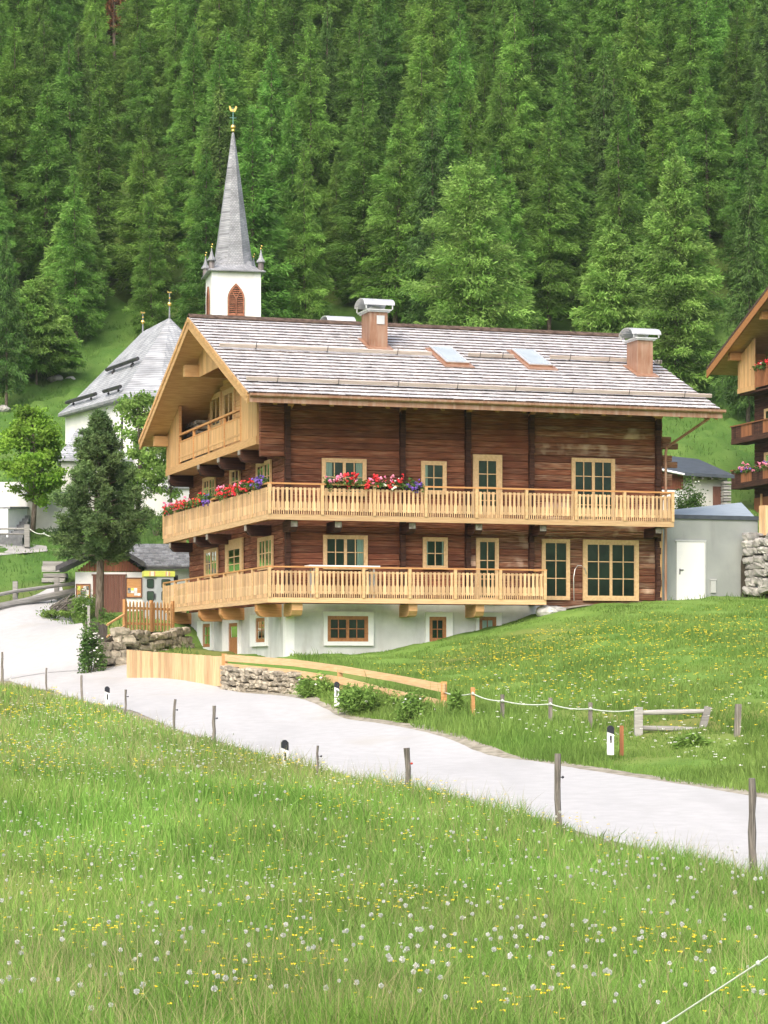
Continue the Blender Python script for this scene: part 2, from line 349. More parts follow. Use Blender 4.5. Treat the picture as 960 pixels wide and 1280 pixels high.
so.rotation_euler = sd.to_track_quat('Z', 'Y').to_euler(); so.location = (30, -40, 60)
vs_ = scene.view_settings
scene.display_settings.display_device = 'sRGB'; vs_.view_transform = 'Standard'; vs_.look = 'None'; vs_.gamma = 1; vs_.use_curve_mapping = False
vs_.exposure = 1.0
try:
    cy = scene.cycles; cy.max_bounces = 6; cy.diffuse_bounces = 4; cy.glossy_bounces = 3; cy.transmission_bounces = 4; cy.transparent_max_bounces = 8
    cy.caustics_reflective = False; cy.caustics_refractive = False
except Exception: pass
# ------------------------------------------------------------------ the lie of the land
HA, HBK = 0.9, 1.15                                 # balcony overhang at the gable and at the front
TH = math.atan2(.3016, .9534)
_B = np.array([(335 - 480) / FPX * 77, 77.0])
HF = Frame(_B + HA * np.array([math.cos(TH), math.sin(TH)]) + HBK * np.array([-math.sin(TH), math.cos(TH)]), TH)

LINE_X = lambda d: 6.13 - .3318 * (d - 38)          # far edge of the road in plan
RN = np.array([-.949, -.315]); RW = 4.5
_far = [(15.4, 10), (9.45, 28), (6.13, 38), (LINE_X(50), 50), (LINE_X(60), 60), (LINE_X(71), 71), (-6.9, 78)]
ROAD = [np.array(p) + RN * RW / 2 for p in _far] + [np.array(p) for p in ((-12.4, 85.5), (-16.6, 90.5), (-23, 95), (-34, 100))]
def spline(P, n=14):
    P = [2 * P[0] - P[1]] + list(P) + [2 * P[-1] - P[-2]]; out = []
    for i in range(1, len(P) - 2):
        a, b, c, d = P[i - 1:i + 3]
        for k in range(n):
            t = k / n
            out.append(.5 * ((2 * b) + (c - a) * t + (2 * a - 5 * b + 4 * c - d) * t * t + (3 * b - a - 3 * c + d) * t ** 3))
    out.append(P[-2]); return np.array(out)
RC = spline(ROAD)
def road_dist(x, y):
    """signed distance to the road's centre line: positive on the far (house) side; and the arc index"""
    x = np.asarray(x, float); y = np.asarray(y, float)
    best = np.full(x.shape, 1e9); sg = np.zeros(x.shape)
    for i in range(len(RC) - 1):
        a = RC[i]; d = RC[i + 1] - a; L2 = d @ d
        t = np.clip(((x - a[0]) * d[0] + (y - a[1]) * d[1]) / L2, 0, 1)
        qx = x - a[0] - t * d[0]; qy = y - a[1] - t * d[1]; ds = np.hypot(qx, qy)
        cr = d[1] * qx - d[0] * qy
        m = ds < best; best = np.where(m, ds, best); sg = np.where(m, np.sign(cr), sg)
    return best * np.where(sg == 0, 1, sg)

CP = []
def cpx(px, py, d): p = at(px, py, d); CP.append((p.x, p.y, p.z))
def cp(x, y, z): CP.append((x, y, z))
# standing place and near meadow
cp(0, 0, -1.75); cp(-8, 0, -1.4); cp(10, 0, -2.1); cp(0, 8, -2.05); cp(-40, 20, -.6); cp(40, 5, -2.4); cp(0, -40, -1.2); cp(-60, -60, 4); cp(60, -60, 2)
for a in ((480, 1280, 15.5), (0, 1280, 16), (960, 1290, 15), (942, 1100, 28.3), (699, 1047, 33), (510, 1004, 38), (397, 977, 43), (350, 963, 45.5), (267, 936, 51.5),
          (157, 893, 61), (58, 868, 72), (0, 857, 80), (0, 965, 40), (250, 1010, 32), (0, 1080, 28), (-300, 930, 50), (-300, 850, 90)): cpx(*a)
# road, far edge
for a in ((960, 1000, 38), (600, 941, 50.4), (427, 897, 59.7), (278, 861, 71), (158, 846, 79), (1200, 1075, 31.5)): cpx(*a)
cp(-12.4, 85.5, .0); cp(-17, 91, .1); cp(-25, 96, .5); cp(-12, 81.5, -.28)
# junction and lane
for a in ((100, 830, 84), (60, 790, 92.5), (50, 768, 99), (0, 768, 99), (100, 780, 94)): cpx(*a)
# bank and lawn on the right of the road
for a in ((556, 893, 57), (700, 905, 52.5), (796, 921, 50), (921, 922, 48), (960, 930, 47), (430, 872, 62.5), (365, 866, 66.5)): cpx(*a)
for px, py, d in ((960, 742, 85), (840, 749, 83.4), (683, 766, 80.6), (614, 790, 79.3), (555, 802, 78.6), (470, 818, 78.2), (360, 822, 77.4),
                  (700, 820, 68), (900, 800, 66), (560, 838, 68.5), (1100, 742, 86), (1150, 850, 55), (930, 845, 57)): cpx(px, py, d)
# yard by the gable, garden, shed
for px, py, d in ((290, 816, 85), (345, 822, 79), (250, 812, 89), (232, 790, 90), (160, 788, 87), (135, 775, 93), (140, 772, 101), (220, 770, 101),
                  (60, 745, 103), (0, 750, 101), (90, 690, 110), (0, 684, 110), (30, 660, 114), (190, 640, 115), (100, 640, 115), (-200, 700, 106), (240, 700, 104)): cpx(px, py, d)
for px, py, d in ((400, 690, 105), (600, 660, 105), (800, 640, 107), (900, 640, 106), (880, 572, 129), (870, 520, 138), (960, 640, 123), (1100, 640, 122), (930, 660, 114), (1010, 655, 118), (940, 640, 125),
                  (560, 590, 122), (300, 590, 122), (60, 560, 128), (150, 500, 137), (0, 520, 135), (-200, 560, 130), (1200, 570, 132),
                  (850, 470, 147), (400, 470, 142), (620, 465, 142), (120, 430, 147)): cpx(px, py, d)
for d, z in ((165, 32), (200, 54), (240, 79), (300, 116), (380, 160)):
    for x in (-150, -60, -20, 20, 60, 150): cp(x, d, z)
for x, z in ((-120, 8), (120, 8)): cp(x, 60, z * .2); cp(x, 110, z)
CP = np.array(CP)
S_ = 60.0
def _phi(r2): return np.where(r2 > 1e-12, .5 * r2 * np.log(np.maximum(r2, 1e-12)), 0)
_X = CP[:, :2] / S_; _n = len(CP)
_A = np.zeros((_n + 3, _n + 3)); _r2 = ((_X[:, None] - _X[None]) ** 2).sum(-1)
_A[:_n, :_n] = _phi(_r2) + np.eye(_n) * 2e-5
_A[:_n, _n] = 1; _A[:_n, _n + 1:] = _X; _A[_n:, :_n] = _A[:_n, _n:].T
_W = np.linalg.solve(_A, np.concatenate([CP[:, 2], np.zeros(3)]))
def ground(x, y):
    x = np.atleast_1d(np.asarray(x, float)); y = np.atleast_1d(np.asarray(y, float)); sh = x.shape
    x = x.ravel() / S_; y = y.ravel() / S_; z = np.empty(len(x))
    for i in range(0, len(x), 20000):
        r2 = (x[i:i + 20000, None] - _X[None, :, 0]) ** 2 + (y[i:i + 20000, None] - _X[None, :, 1]) ** 2
        z[i:i + 20000] = _phi(r2) @ _W[:_n] + _W[_n] + _W[_n + 1] * x[i:i + 20000] + _W[_n + 2] * y[i:i + 20000]
    return z.reshape(sh)
def gz(x, y): return float(ground(x, y)[0])
def gat(px, d):
    x = (px - 480) / FPX * d; return Vector((x, d, gz(x, d)))
def dist_at(px, py, d0=14, d1=130):
    """first distance at which the view line through a pixel meets the ground"""
    k = (HOR - py) / FPX; d = np.arange(d0, d1, .25)
    h = ground((px - 480) / FPX * d, d) - k * d
    i = np.argmax(h > 0) if (h > 0).any() else len(d) - 1
    return d[i]

APRON = [(103, 838, 81.5), (106, 805, 88.5), (101, 779, 94.5), (62, 771, 97.5), (47, 767, 99.5), (78, 757, 104), (74, 755.5, 105), (40, 762, 102.5), (0, 767.5, 100), (-70, 772, 98), (-110, 800, 92), (-90, 835, 86), (0, 842, 83)]
APOLY = np.array([(at(*a).x, at(*a).y) for a in APRON])
def inside(poly, x, y):
    x = np.asarray(x); y = np.asarray(y); c = np.zeros(x.shape, bool); j = len(poly) - 1
    for i in range(len(poly)):
        xi, yi = poly[i]; xj, yj = poly[j]
        c ^= ((yi > y) != (yj > y)) & (x < (xj - xi) * (y - yi) / (yj - yi + 1e-12) + xi); j = i
    return c
# the ground: one sheet, fine near the road and the house, coarse towards the slopes
gx = np.unique(np.concatenate([np.linspace(-320, -45, 26), np.linspace(-45, -26, 20), np.arange(-26, 26.01, .5), np.linspace(26, 45, 20), np.linspace(45, 320, 26)]).round(3))
gy = np.unique(np.concatenate([np.linspace(-120, 6, 26), np.arange(6, 112.01, .5), np.linspace(112, 150, 40), np.linspace(150, 380, 80)]).round(3))
GX, GY = np.meshgrid(gx, gy); GZ = ground(GX, GY)
bumps = .05 * np.sin(GX * 1.9 + 1.3 * np.sin(GY * .7)) * np.sin(GY * 1.3 + GX * .31) + .04 * np.sin(GX * 3.7 + GY * 2.9)
rdm = np.abs(road_dist(GX, GY)); onroad = (rdm < RW / 2 + .6) | inside(APOLY, GX, GY)
GZ = GZ + np.where(onroad, -.05, bumps * np.clip((rdm - RW / 2 - .6) / 1.5, 0, 1) * np.where(GY > 112, 5, 1))
nx, ny = len(gx), len(gy); idx = np.arange(nx * ny).reshape(ny, nx)
q = np.stack([idx[:-1, :-1], idx[:-1, 1:], idx[1:, 1:], idx[1:, :-1]], -1).reshape(-1, 4)
g = np_mesh('ground', np.stack([GX, GY, GZ], -1).reshape(-1, 3), q, np.full(len(q), .5), ['ground_grass', 'forest_floor', 'slope_ground'], mi=np.where((gy[:-1] > 94)[:, None] & ~(np.repeat((gy[:-1] + 3 * np.sin(gy[:-1]) > 150)[:, None], nx - 1, 1) & (np.add.outer(0 * gy[:-1], gx[:-1]) + 2.5 * np.sin(gy[:-1])[:, None] > -26)), 2, np.where((gy[:-1] > 94)[:, None] & np.ones(nx - 1, bool)[None], 1, 0)).ravel().astype(int)); structure(g)
g.data.polygons.foreach_set('use_smooth', [True] * len(q))

# the road: a ribbon laid on the ground, with worn uneven edges and a gravel shoulder under it
def ribbon(name, half, lift, m, wob, seed):
    rg = np.random.default_rng(seed); P = []
    seg = np.hypot(*np.diff(RC, axis=0).T); s = np.concatenate([[0], np.cumsum(seg)]); t = np.arange(0, s[-1], .5)
    cx = np.interp(t, s, RC[:, 0]); cyy = np.interp(t, s, RC[:, 1]); tx = np.gradient(cx); ty = np.gradient(cyy); l = np.hypot(tx, ty); nx_, ny_ = -ty / l, tx / l
    n1 = np.convolve(rg.normal(0, wob, len(t) + 8), np.ones(3) / 3, 'same')[:len(t)]; n2 = np.convolve(rg.normal(0, wob, len(t) + 8), np.ones(3) / 3, 'same')[:len(t)]
    K = 11; V_ = []
    for k in range(K):
        f = -1 + 2 * k / (K - 1); o = f * half + (n1 if f < 0 else n2) * abs(f) ** 3
        x = cx + nx_ * o; y = cyy + ny_ * o; V_.append(np.stack([x, y, ground(x, y) + lift], -1))
    V_ = np.stack(V_, 1); n = len(t); ii = np.arange(n * K).reshape(n, K)
    qq = np.stack([ii[:-1, :-1], ii[:-1, 1:], ii[1:, 1:], ii[1:, :-1]], -1).reshape(-1, 4)
    o = np_mesh(name, V_.reshape(-1, 3), qq, np.full(len(qq), .5), m); structure(o)
    o.data.polygons.foreach_set('use_smooth', [True] * len(qq)); return o
ribbon('road_shoulder', RW / 2 + .42, .006, 'gravel', .10, 3)
ribbon('road', RW / 2, .02, 'asphalt_pale', .05, 4)
def flat_patch(name, poly, lift, m, cut=.8):
    bm = bmesh.new(); f = bm.faces.new([bm.verts.new((x, y, 0)) for x, y in poly])
    bmesh.ops.triangulate(bm, faces=[f])
    for _ in range(7):
        es = [e for e in bm.edges if e.calc_length() > cut]
        if not es: break
        bmesh.ops.subdivide_edges(bm, edges=es, cuts=1); bmesh.ops.triangulate(bm, faces=bm.faces)
    V_ = np.array([v.co[:2] for v in bm.verts]); bm.verts.index_update(); T = np.array([[v.index for v in f.verts] for f in bm.faces]); bm.free()
    o = np_mesh(name, np.column_stack([V_, ground(V_[:, 0], V_[:, 1]) + lift]), T, np.full(len(T), .5), m)
    bm = bmesh.new(); bm.from_mesh(o.data); bmesh.ops.recalc_face_normals(bm, faces=bm.faces); bm.to_mesh(o.data); bm.free()
    return structure(o)
flat_patch('lane', APOLY, .032, 'asphalt_pale')
flat_patch('path', [(at(*a).x, at(*a).y) for a in ((-60, 694, 108), (0, 692, 108.5), (30, 688, 109.3), (60, 684.5, 110), (58, 682, 110.8), (30, 682, 111), (10, 679, 112), (-60, 678, 112))], .03, 'path_pale')
flat_patch('patio', [tuple(HF.w(HF.u(px, -.2), v)[:2]) for px, v in ((678, -.02), (678, -.9), (735, -.75), (735, -.02))], .05, 'gravel', .5)

#@@FENCE
# ------------------------------------------------------------------ posts, fences and markers along the road
def raw_post(px, top, d, r, lean, label, insul=None):
    b = gat(px, d); h = (HOR - top) / FPX * d - b.z
    t = thing('fence_post', label, 'fence post', b, group='wooden stakes of the pasture fence along the road')
    M = MB(); ks = 7; pts = [(lean * h * (k / ks) + rnd.uniform(-.3, .3) * r, rnd.uniform(-.3, .3) * r, -.3 + (h + .3) * k / ks) for k in range(ks + 1)]
    M.tube(pts, [r * rnd.uniform(.86, 1.14) * (1.08 - .16 * k / ks) for k in range(ks + 1)], 9); M.build('stake', 'grey_wood', t, smooth=False)
    if insul:
        I = MB(); zz = h * .72; I.tube([(lean * zz, -.01, zz), (lean * zz + .05, -.02, zz)], .006, 6); I.ball((lean * zz + .065, -.02, zz), .022, 1)
        I.build('insulator', insul, t)
    return b + Vector((0, 0, h * .72))
P_ = [(942, 973, 28.6, .047, -.01, 'thickest gnarled grey stake at the right edge of the picture', None),
      (699, 942, 33, .045, -.02, 'knobbly grey stake second from the right edge', 'black_plastic'),
      (510, 935, 38, .05, -.01, 'stubby grey stake with a red insulator beside the road', 'red_plastic'),
      (397, 932, 42.5, .026, .0, 'thin straight stake just right of the near white marker', 'black_plastic'),
      (267, 882, 51, .04, .015, 'grey stake with black insulator left of the near white marker', 'black_plastic'),
      (216, 874, 55, .03, .06, 'thin stake leaning right below the plank gate', 'black_plastic'),
      (157, 862, 61, .03, .0, 'thin stake just right of the distant white marker', 'black_plastic'),
      (103, 844, 67, .035, -.04, 'stake just left of the distant white marker', None),
      (58, 835, 72.5, .028, 0, 'second stake from the left edge of the picture', None),
      (3, 815, 79, .045, 0, 'reddish stake at the left edge of the picture', None)]
for a in P_: raw_post(*a)
def marker(px, top, bot, d, label, side=1):
    b = at(px, bot, d); h = (bot - top) / FPX * d; wd = .1
    t = thing('road_marker', label, 'road marker', (b.x, b.y, b.z - .12), .25 if side > 0 else .1, group='white road markers with dark caps')
    M = MB(); H_ = h + .12; M.prism([(-wd * .62, 0), (wd * .62, 0), (wd * .62, H_ * .70), (-wd * .62, H_ * .78)], lambda p, q, s: (p, s, q), -.04, .04)
    M.build('shaft', 'white_plastic', t)
    M = MB(); M.prism([(-wd * .64, H_ * .785), (wd * .64, H_ * .705), (wd * .64, H_ * .93), (wd * .2, H_), (-wd * .3, H_), (-wd * .64, H_ * .93)], lambda p, q, s: (p, s, q), -.045, .045)
    M.build('cap', 'black_plastic', t)
    M = MB(); M.box(-.018, .018, -.046, -.041, H_ * .42, H_ * .66); M.build('reflector', 'black_plastic', t)
marker(356, 925, 962, 44.5, 'white marker with blue-black cap in the tall grass at the near road edge')
marker(134, 858, 881, 64, 'small distant white marker with round dark cap by the left road edge')
marker(421, 852, 877, 61, 'white marker on the grass bank below the sloping board fence', -1)
marker(763, 907, 936, 46.5, 'white marker beside the orange stake on the right bank', -1)
def simple_post(name, px, top, bot, d, wd, m, label, cat='post', group=None, lean=0):
    b = at(px, bot, d); h = (bot - top) / FPX * d
    M = MB(); M.prism([(-wd / 2, -.15), (wd / 2, -.15), (wd / 2 + lean, h - .01), (wd / 2 + lean - .01, h), (-wd / 2 + lean, h)], lambda p, q, s: (p, s, q), -wd / 2, wd / 2)
    o = M.build(name, m); o.location = b; return tag(o, label, cat, group)
simple_post('marker_stake', 777, 907, 935, 46.8, .075, 'orange_board', 'short orange wooden stake beside the white marker on the bank', 'stake')
G_ = 'posts of the white string fence on the bank'
SP = [(591, 859, 893, 55.5, .1, 'amber_larch', 'fresh orange-brown post at the end of the sloping board fence'),
      (628, 868, 894, 54.5, .09, 'grey_wood', 'weathered grey string post next to the orange-brown post'),
      (688, 872, 897, 53, .085, 'grey_wood', 'grey string post in the middle of the bank fence'),
      (738, 878, 903, 51.8, .085, 'grey_wood', 'short grey string post just left of the horizontal rails')]
tops = []
for a in SP: simple_post('string_post', *a[:6], a[6], 'post', G_); tops.append(at(a[0], a[1] + 8, a[3] - .06))
simple_post('pasture_post', 921, 880, 923, 47.8, .12, 'grey_wood', 'grey post standing alone right of the horizontal rails', lean=.03)
# two-rail barrier at the right
b0 = at(798, 921, 50); t = thing('rail_barrier', 'weathered grey two-rail barrier with leaning right post on the bank', 'fence', b0)
fz = lambda py, d=50: (HOR - py) / FPX * d - b0.z
fx = lambda px, d=50: (px - 480) / FPX * d - b0.x
M = MB(); M.log(-.08, .08, -.08, .08, 0, .01); M.v, M.f, M.t, M.m = [], [], [], []
M.box(-.085, .085, -.085, .085, -.2, fz(884)); M.build('post', 'silver_wood', t)
M = MB(); M.prism([(fx(873) - .09, -.2), (fx(873) + .07, -.2), (fx(889), fz(884)), (fx(881), fz(882.5))], lambda p, q, s: (p, s, q), -.07, .07); M.build('post', 'silver_wood', t)
for y0, y1 in ((891, 889), (910, 912)):
    M = MB(); M.tube([(fx(801), -.02, fz(y0)), (fx(840), -.03, fz((y0 + y1) / 2)), (fx(880), -.02, fz(y1))], [.05, .06, .045], 9); M.build('rail', 'silver_wood', t)
def rope(name, pts, r, label, cat, m='rope', sag=.05):
    M = MB(); out = []
    for a, b in zip(pts[:-1], pts[1:]):
        for k in range(8):
            s = k / 8; p = a.lerp(b, s); p.z -= sag * 4 * s * (1 - s); out.append(p)
    out.append(pts[-1]); M.tube(out, r, 6)
    for p in pts[1:-1]: M.ball(p, r * 3, 1)
    return tag(M.build(name, m, smooth=True), label, cat)
rope('fence_string', [at(557, 866, 56.5)] + tops + [at(796, 887, 49.9)], .014, 'white string running from post to post across the flowery bank', 'string')
rope('electric_rope', [at(1010, 1163, 10.6), at(948, 1204, 10.9), at(830, 1281, 11.5), at(760, 1330, 12)], .005, 'thin white electric rope across the lower right corner', 'rope', sag=.0)
# plank gate by the road
gA, gB = at(159, 857, 78.2), at(279, 861, 71.2)
def along(A, B): d = (B - A); return d.length, math.atan2(d.y, d.x)
L_, rz = along(Vector((gA.x, gA.y, 0)), Vector((gB.x, gB.y, 0)))
zA, zB = gA.z, gB.z
t = thing('plank_fence', 'new light plank fence panel standing at the road edge below the house', 'fence', (gA.x, gA.y, zA), rz)
M = MB(); n = 34
for k in range(n):
    s0 = k / n; bz = (zB - zA) * s0 + .07; tz = (1.17) + (zB - zA + .92 - 1.13) * s0
    M.box(L_ * s0 + .006, L_ * (s0 + 1 / n) - .004, -.018 - rnd.random() * .006, .012, bz, tz + rnd.uniform(-.006, .006))
M.build('board_panel', 'pale_larch_upright', t)
for s0 in (.0, .34, .67, .995):
    M = MB(); bz = (zB - zA) * s0; M.box(L_ * s0 - .05, L_ * s0 + .06, .03, .14, bz - .3, bz + .9); M.build('post', 'amber_larch', t)
M = MB()
for q0 in (.25, .75): M.prism([(0, q0 + .0), (L_, q0 + zB - zA), (L_, q0 + .1 + zB - zA), (0, q0 + .1)], lambda p, q, s: (p, s, q), .013, .028)
M.build('rail', 'amber_larch', t)
# sloping board fence
bp = [(281, 818, 833, 71), (365, 824, 841, 66.5), (425, 832, 850, 63), (490, 843, 866, 60), (556, 854, 888, 57)]
t = thing('board_fence', 'light two-board fence sloping down the bank to a thick end post', 'fence', at(281, 850, 71))
o0 = at(281, 850, 71)
for w0, w1 in ((0, 0), (1, 1)):
    M = MB(); vs = []; fs = []
    for (px, y1, y2, d) in bp:
        yy = (y1, y1 + 8.5) if w0 == 0 else (y2 - 4, y2 + 5)
        if w0 == 0 and px == 556: yy = (855, 866)
        if w0 == 1 and px == 556: yy = (876, 886)
        for y in yy:
            p = at(px, y, d) - o0; vs += [p, p + Vector((.03, .05, 0))]
    for i in range(len(bp) - 1):
        a = i * 4; b = a + 4
        fs += [(a, b, b + 2, a + 2), (a + 1, a + 3, b + 3, b + 1), (a, a + 1, b + 1, b), (a + 2, b + 2, b + 3, a + 3)]
    fs += [(0, 2, 3, 1), (len(vs) - 4, len(vs) - 3, len(vs) - 1, len(vs) - 2)]
    M.add(vs, fs, .6); M.build('board', 'pale_larch', t)
for px, top, bot, d, m in ((280, 817, 866, 71, 'amber_larch'), (425, 836, 872, 63.1, 'new_larch'), (555, 852, 894, 57.1, 'amber_larch')):
    b = at(px, bot, d) - o0; M = MB(); h = (bot - top) / FPX * d; M.box(b.x - .07, b.x + .07, b.y + .02, b.y + .16, b.z - .2, b.z + h); M.build('post', m, t)

# dry stone walls: single stones bedded on a dark core
def stone_wall(name, pts, z0s, z1s, label, m='stone', size=.32, depth=.35, cat='stone wall', seed=1):
    rg = random.Random(seed)
    o = thing(name, label, cat, (pts[0][0], pts[0][1], z0s[0]))
    M = MB(); C_ = MB(); ox, oy, oz = pts[0][0], pts[0][1], z0s[0]
    for i in range(len(pts) - 1):
        a = Vector((*pts[i], 0)); b = Vector((*pts[i + 1], 0)); L = (b - a).length; d = (b - a) / L; nn = Vector((-d.y, d.x, 0))
        if nn.y < 0: nn = -nn
        za0, zb0, za1, zb1 = z0s[i], z0s[i + 1], z1s[i], z1s[i + 1]
        vs = []
        for p, lo, hi in ((a, za0, za1), (b, zb0, zb1)):
            for k in (.2, depth + .1):
                for z in (lo - .3, hi - .06): vs.append((p.x + nn.x * k - ox, p.y + nn.y * k - oy, z - oz))
        C_.add(vs, [(0, 1, 5, 4), (2, 6, 7, 3), (1, 3, 7, 5), (0, 2, 3, 1), (4, 5, 7, 6)])
        s = 0; hmax = max(za1 - za0, zb1 - zb0)
        rows = max(1, int(hmax / (size * .55))); 
        for r in range(rows + 1):
            s = rg.uniform(-.3, 0) * size
            while s < L:
                wd = size * rg.uniform(.6, 1.7); f = min(max((s + wd / 2) / L, 0), 1); lo = za0 + (zb0 - za0) * f; hi = za1 + (zb1 - za1) * f
                hh = size * .55; zc = lo + (r + .45) * hh + rg.uniform(-.13, .13) * size
                if zc < hi - hh * .1:
                    bm = bmesh.new(); bmesh.ops.create_cube(bm, size=1); bmesh.ops.subdivide_edges(bm, edges=bm.edges, cuts=2, use_grid_fill=True)
                    sx, sy, sz = wd * .47, .34, hh * rg.uniform(.38, .58); tilt = rg.uniform(-.12, .12); vs = []
                    for v in bm.verts:
                        p = v.co.copy(); p2 = p.normalized() * .62; p = p.lerp(p2, .5) * 1.0; p += Vector([rg.uniform(-.07, .07) for _ in range(3)])
                        x_, y_, z_ = p.x * 2 * sx, p.y * sy, p.z * 2 * sz; z_ += tilt * x_
                        q_ = a + d * (s + wd / 2 + x_) + nn * (.12 + y_ + rg.uniform(-.01, .01)); vs.append((q_.x - ox, q_.y - oy, zc + z_ - oz))
                    M.add(vs, [tuple(v.index for v in f_.verts) for f_ in bm.faces]); bm.free()
                s += wd
    M.build('stonework', m, o, smooth=False); C_.build('core', 'gap_earth', o)
    return o
xy = lambda px, d: ((px - 480) / FPX * d, d)
zpx = lambda py, d: (HOR - py) / FPX * d
stone_wall('stone_wall', [xy(127, 81.5), xy(152, 82), xy(237, 86.5)], [zpx(842, 81.5), zpx(842, 82), zpx(822, 86.5)], [zpx(806, 81.5), zpx(788, 82), zpx(787, 86.5)],
           'tall dry stone retaining wall between the bush and the house', size=.5, seed=3)
stone_wall('stone_wall', [xy(277, 70.7), xy(368, 66)], [zpx(862, 70.7), zpx(873, 66)], [zpx(831, 70.7), zpx(840, 66)],
           'low dry stone wall right of the plank fence by the road', size=.26, seed=5)
stone_wall('boulder_wall', [xy(936, 83.2), xy(942, 83.3), xy(966, 82), xy(1010, 81)], [zpx(742, 83.2), zpx(742, 83.3), zpx(740, 82), zpx(740, 81)],
           [zpx(700, 83.2), zpx(668, 83.3), zpx(664, 82), zpx(664, 81)], 'stacked pale boulders at the right edge below the wooden screen', 'pale_stone', .5, cat='boulder wall', seed=8)
t = thing('wood_screen', 'light wooden screen standing on the boulder wall at the right edge', 'fence', at(949, 667, 83.6), math.atan2(-1.2, 2))
M = MB()
for k in range(22): M.box(k * .12, k * .12 + .114, -.02, .02, -.1, .98 + rnd.uniform(-.01, .01))
M.build('board_panel', 'pale_larch_upright', t)
M = MB(); M.box(0, 2.64, .021, .07, .2, .3); M.box(0, 2.64, .021, .07, .7, .8); M.build('rail', 'amber_larch', t)
# picket fence above the stone wall
pA, pB = at(156, 786, 84.5), at(216, 786, 87)
L_, rz = along(Vector((pA.x, pA.y, 0)), Vector((pB.x, pB.y, 0)))
t = thing('picket_fence', 'amber picket fence above the tall stone wall in front of the booth', 'fence', pA, rz)
M = MB(); n = 14
for k in range(n):
    x0 = L_ * (k + .1) / n; M.prism([(x0, -.05), (x0 + .095, -.05), (x0 + .095, .93), (x0 + .047, 1.0), (x0, .93)], lambda p, q, s: (p, s, q), -.03, -.008)
M.build('picket_row', 'new_larch_upright', t)
M = MB(); M.box(0, L_, -.007, .03, .15, .24); M.box(0, L_, -.007, .03, .7, .79); M.build('rail', 'amber_larch', t)
for x in (0, L_ * .55, L_): M = MB(); M.box(x - .05, x + .05, -.04, .06, -.2, 1.05); M.build('post', 'amber_larch', t)
# handrail down from the picket fence, grey garden gate
A = at(155, 768, 84.4); B = at(134, 781, 83)
t = thing('garden_railing', 'small slanting two-bar wooden railing left of the picket fence', 'railing', at(155, 786, 84.4))
for dz in (0, -.42):
    M = MB(); o_ = at(155, 786, 84.4); M.tube([A - o_ + Vector((0, 0, dz)), B - o_ + Vector((0, 0, dz))], .045, 6); M.build('rail', 'new_larch', t)
A = at(107, 806, 82.5); B = at(134, 808, 83.3); L_, rz = along(Vector((A.x, A.y, 0)), Vector((B.x, B.y, 0)))
t = thing('garden_gate', 'old grey board gate between the road and the stone wall', 'gate', A, rz)
M = MB(); n = 8
for k in range(n): M.box(L_ * k / n + .004, L_ * (k + 1) / n - .004, -.015, .015, -.2, .85 - .02 * k + rnd.uniform(-.02, .02))
M.build('board_panel', 'grey_wood', t)
M = MB(); M.box(0, L_, .016, .05, .1, .2); M.box(0, L_, .016, .05, .55, .65); M.build('rail', 'grey_wood', t)
A = at(111, 806, 82.5); simple_post('gate_post', 111, 757, 806, 82.4, .09, 'silver_wood', 'tall pale post beside the old grey garden gate')
# timber guard rail at the lane and the stacked beams behind
t = thing('guard_rail', 'grey timber guard rail on short posts along the upper lane', 'guard rail', gat(-30, 99))
o_ = t.location.copy()
for y0, y1, r in ((757, 739, .16), (742, 729, .08)):
    M = MB(); M.tube([at(-40, y0 + 9, 98.2) - o_, at(20, y0 - 3, 100.3) - o_, at(95, y1, 103) - o_], r, 8); M.build('rail', 'silver_wood', t)
for px, d in ((-20, 98.8), (18, 100.3), (70, 102.2)):
    b = gat(px, d) - o_; M = MB(); M.box(b.x - .1, b.x + .1, b.y + .16, b.y + .34, b.z - .3, b.z + 1.05); M.build('post', 'silver_wood', t)
o_ = gat(64, 105.5)
for i, (x0, x1, y, hgt) in enumerate(((53, 82, 728, 5), (55, 84, 722, 5), (54, 76, 715, 7), (55, 80, 708, 6))):
    M = MB(); a = at(x0, y, 105); b = at(x1, y - 1, 105); M.box(0, (b - a).length, -.35, .35, 0, hgt / FPX * 105); M.box(.03, (b - a).length - .02, -.36, -.351, .05, .07)
    o = M.build('timber_beam', 'silver_wood'); o.location = a; o.rotation_euler = (0, 0, rnd.uniform(-.05, .05))
    tag(o, ('bottom', 'second lowest', 'second highest', 'topmost')[i] + ' grey timber of the pile left of the shed roof', 'timber', 'grey timbers piled beside the shed')
# ------------------------------------------------------------------ the old farmhouse
Z0 = -.4
house = thing('farmhouse', 'large dark log farmhouse with light wooden balconies and white plastered basement', 'house', None, frame=(HF, 0, 0, Z0))
HL, HW = 13.5, 14.2                    # front length, gable width
ZW0, ZL = 2.12, 7.42                   # bottom of the log walls, loggia floor
ux = lambda px, v=0.0: HF.u(px, v)
vx = lambda px, u=0.0: HF.v(px, u)
zf = lambda py, px, v=0.0: HF.z(py, HF.u(px, v), v)
zg = lambda py, px, u=0.0: HF.z(py, u, HF.v(px, u))
FRONT = lambda v0=0.0: (lambda a, o, z: (a, v0 - o, z))
GABLE = lambda u0=0.0: (lambda a, o, z: (u0 - o, a, z))
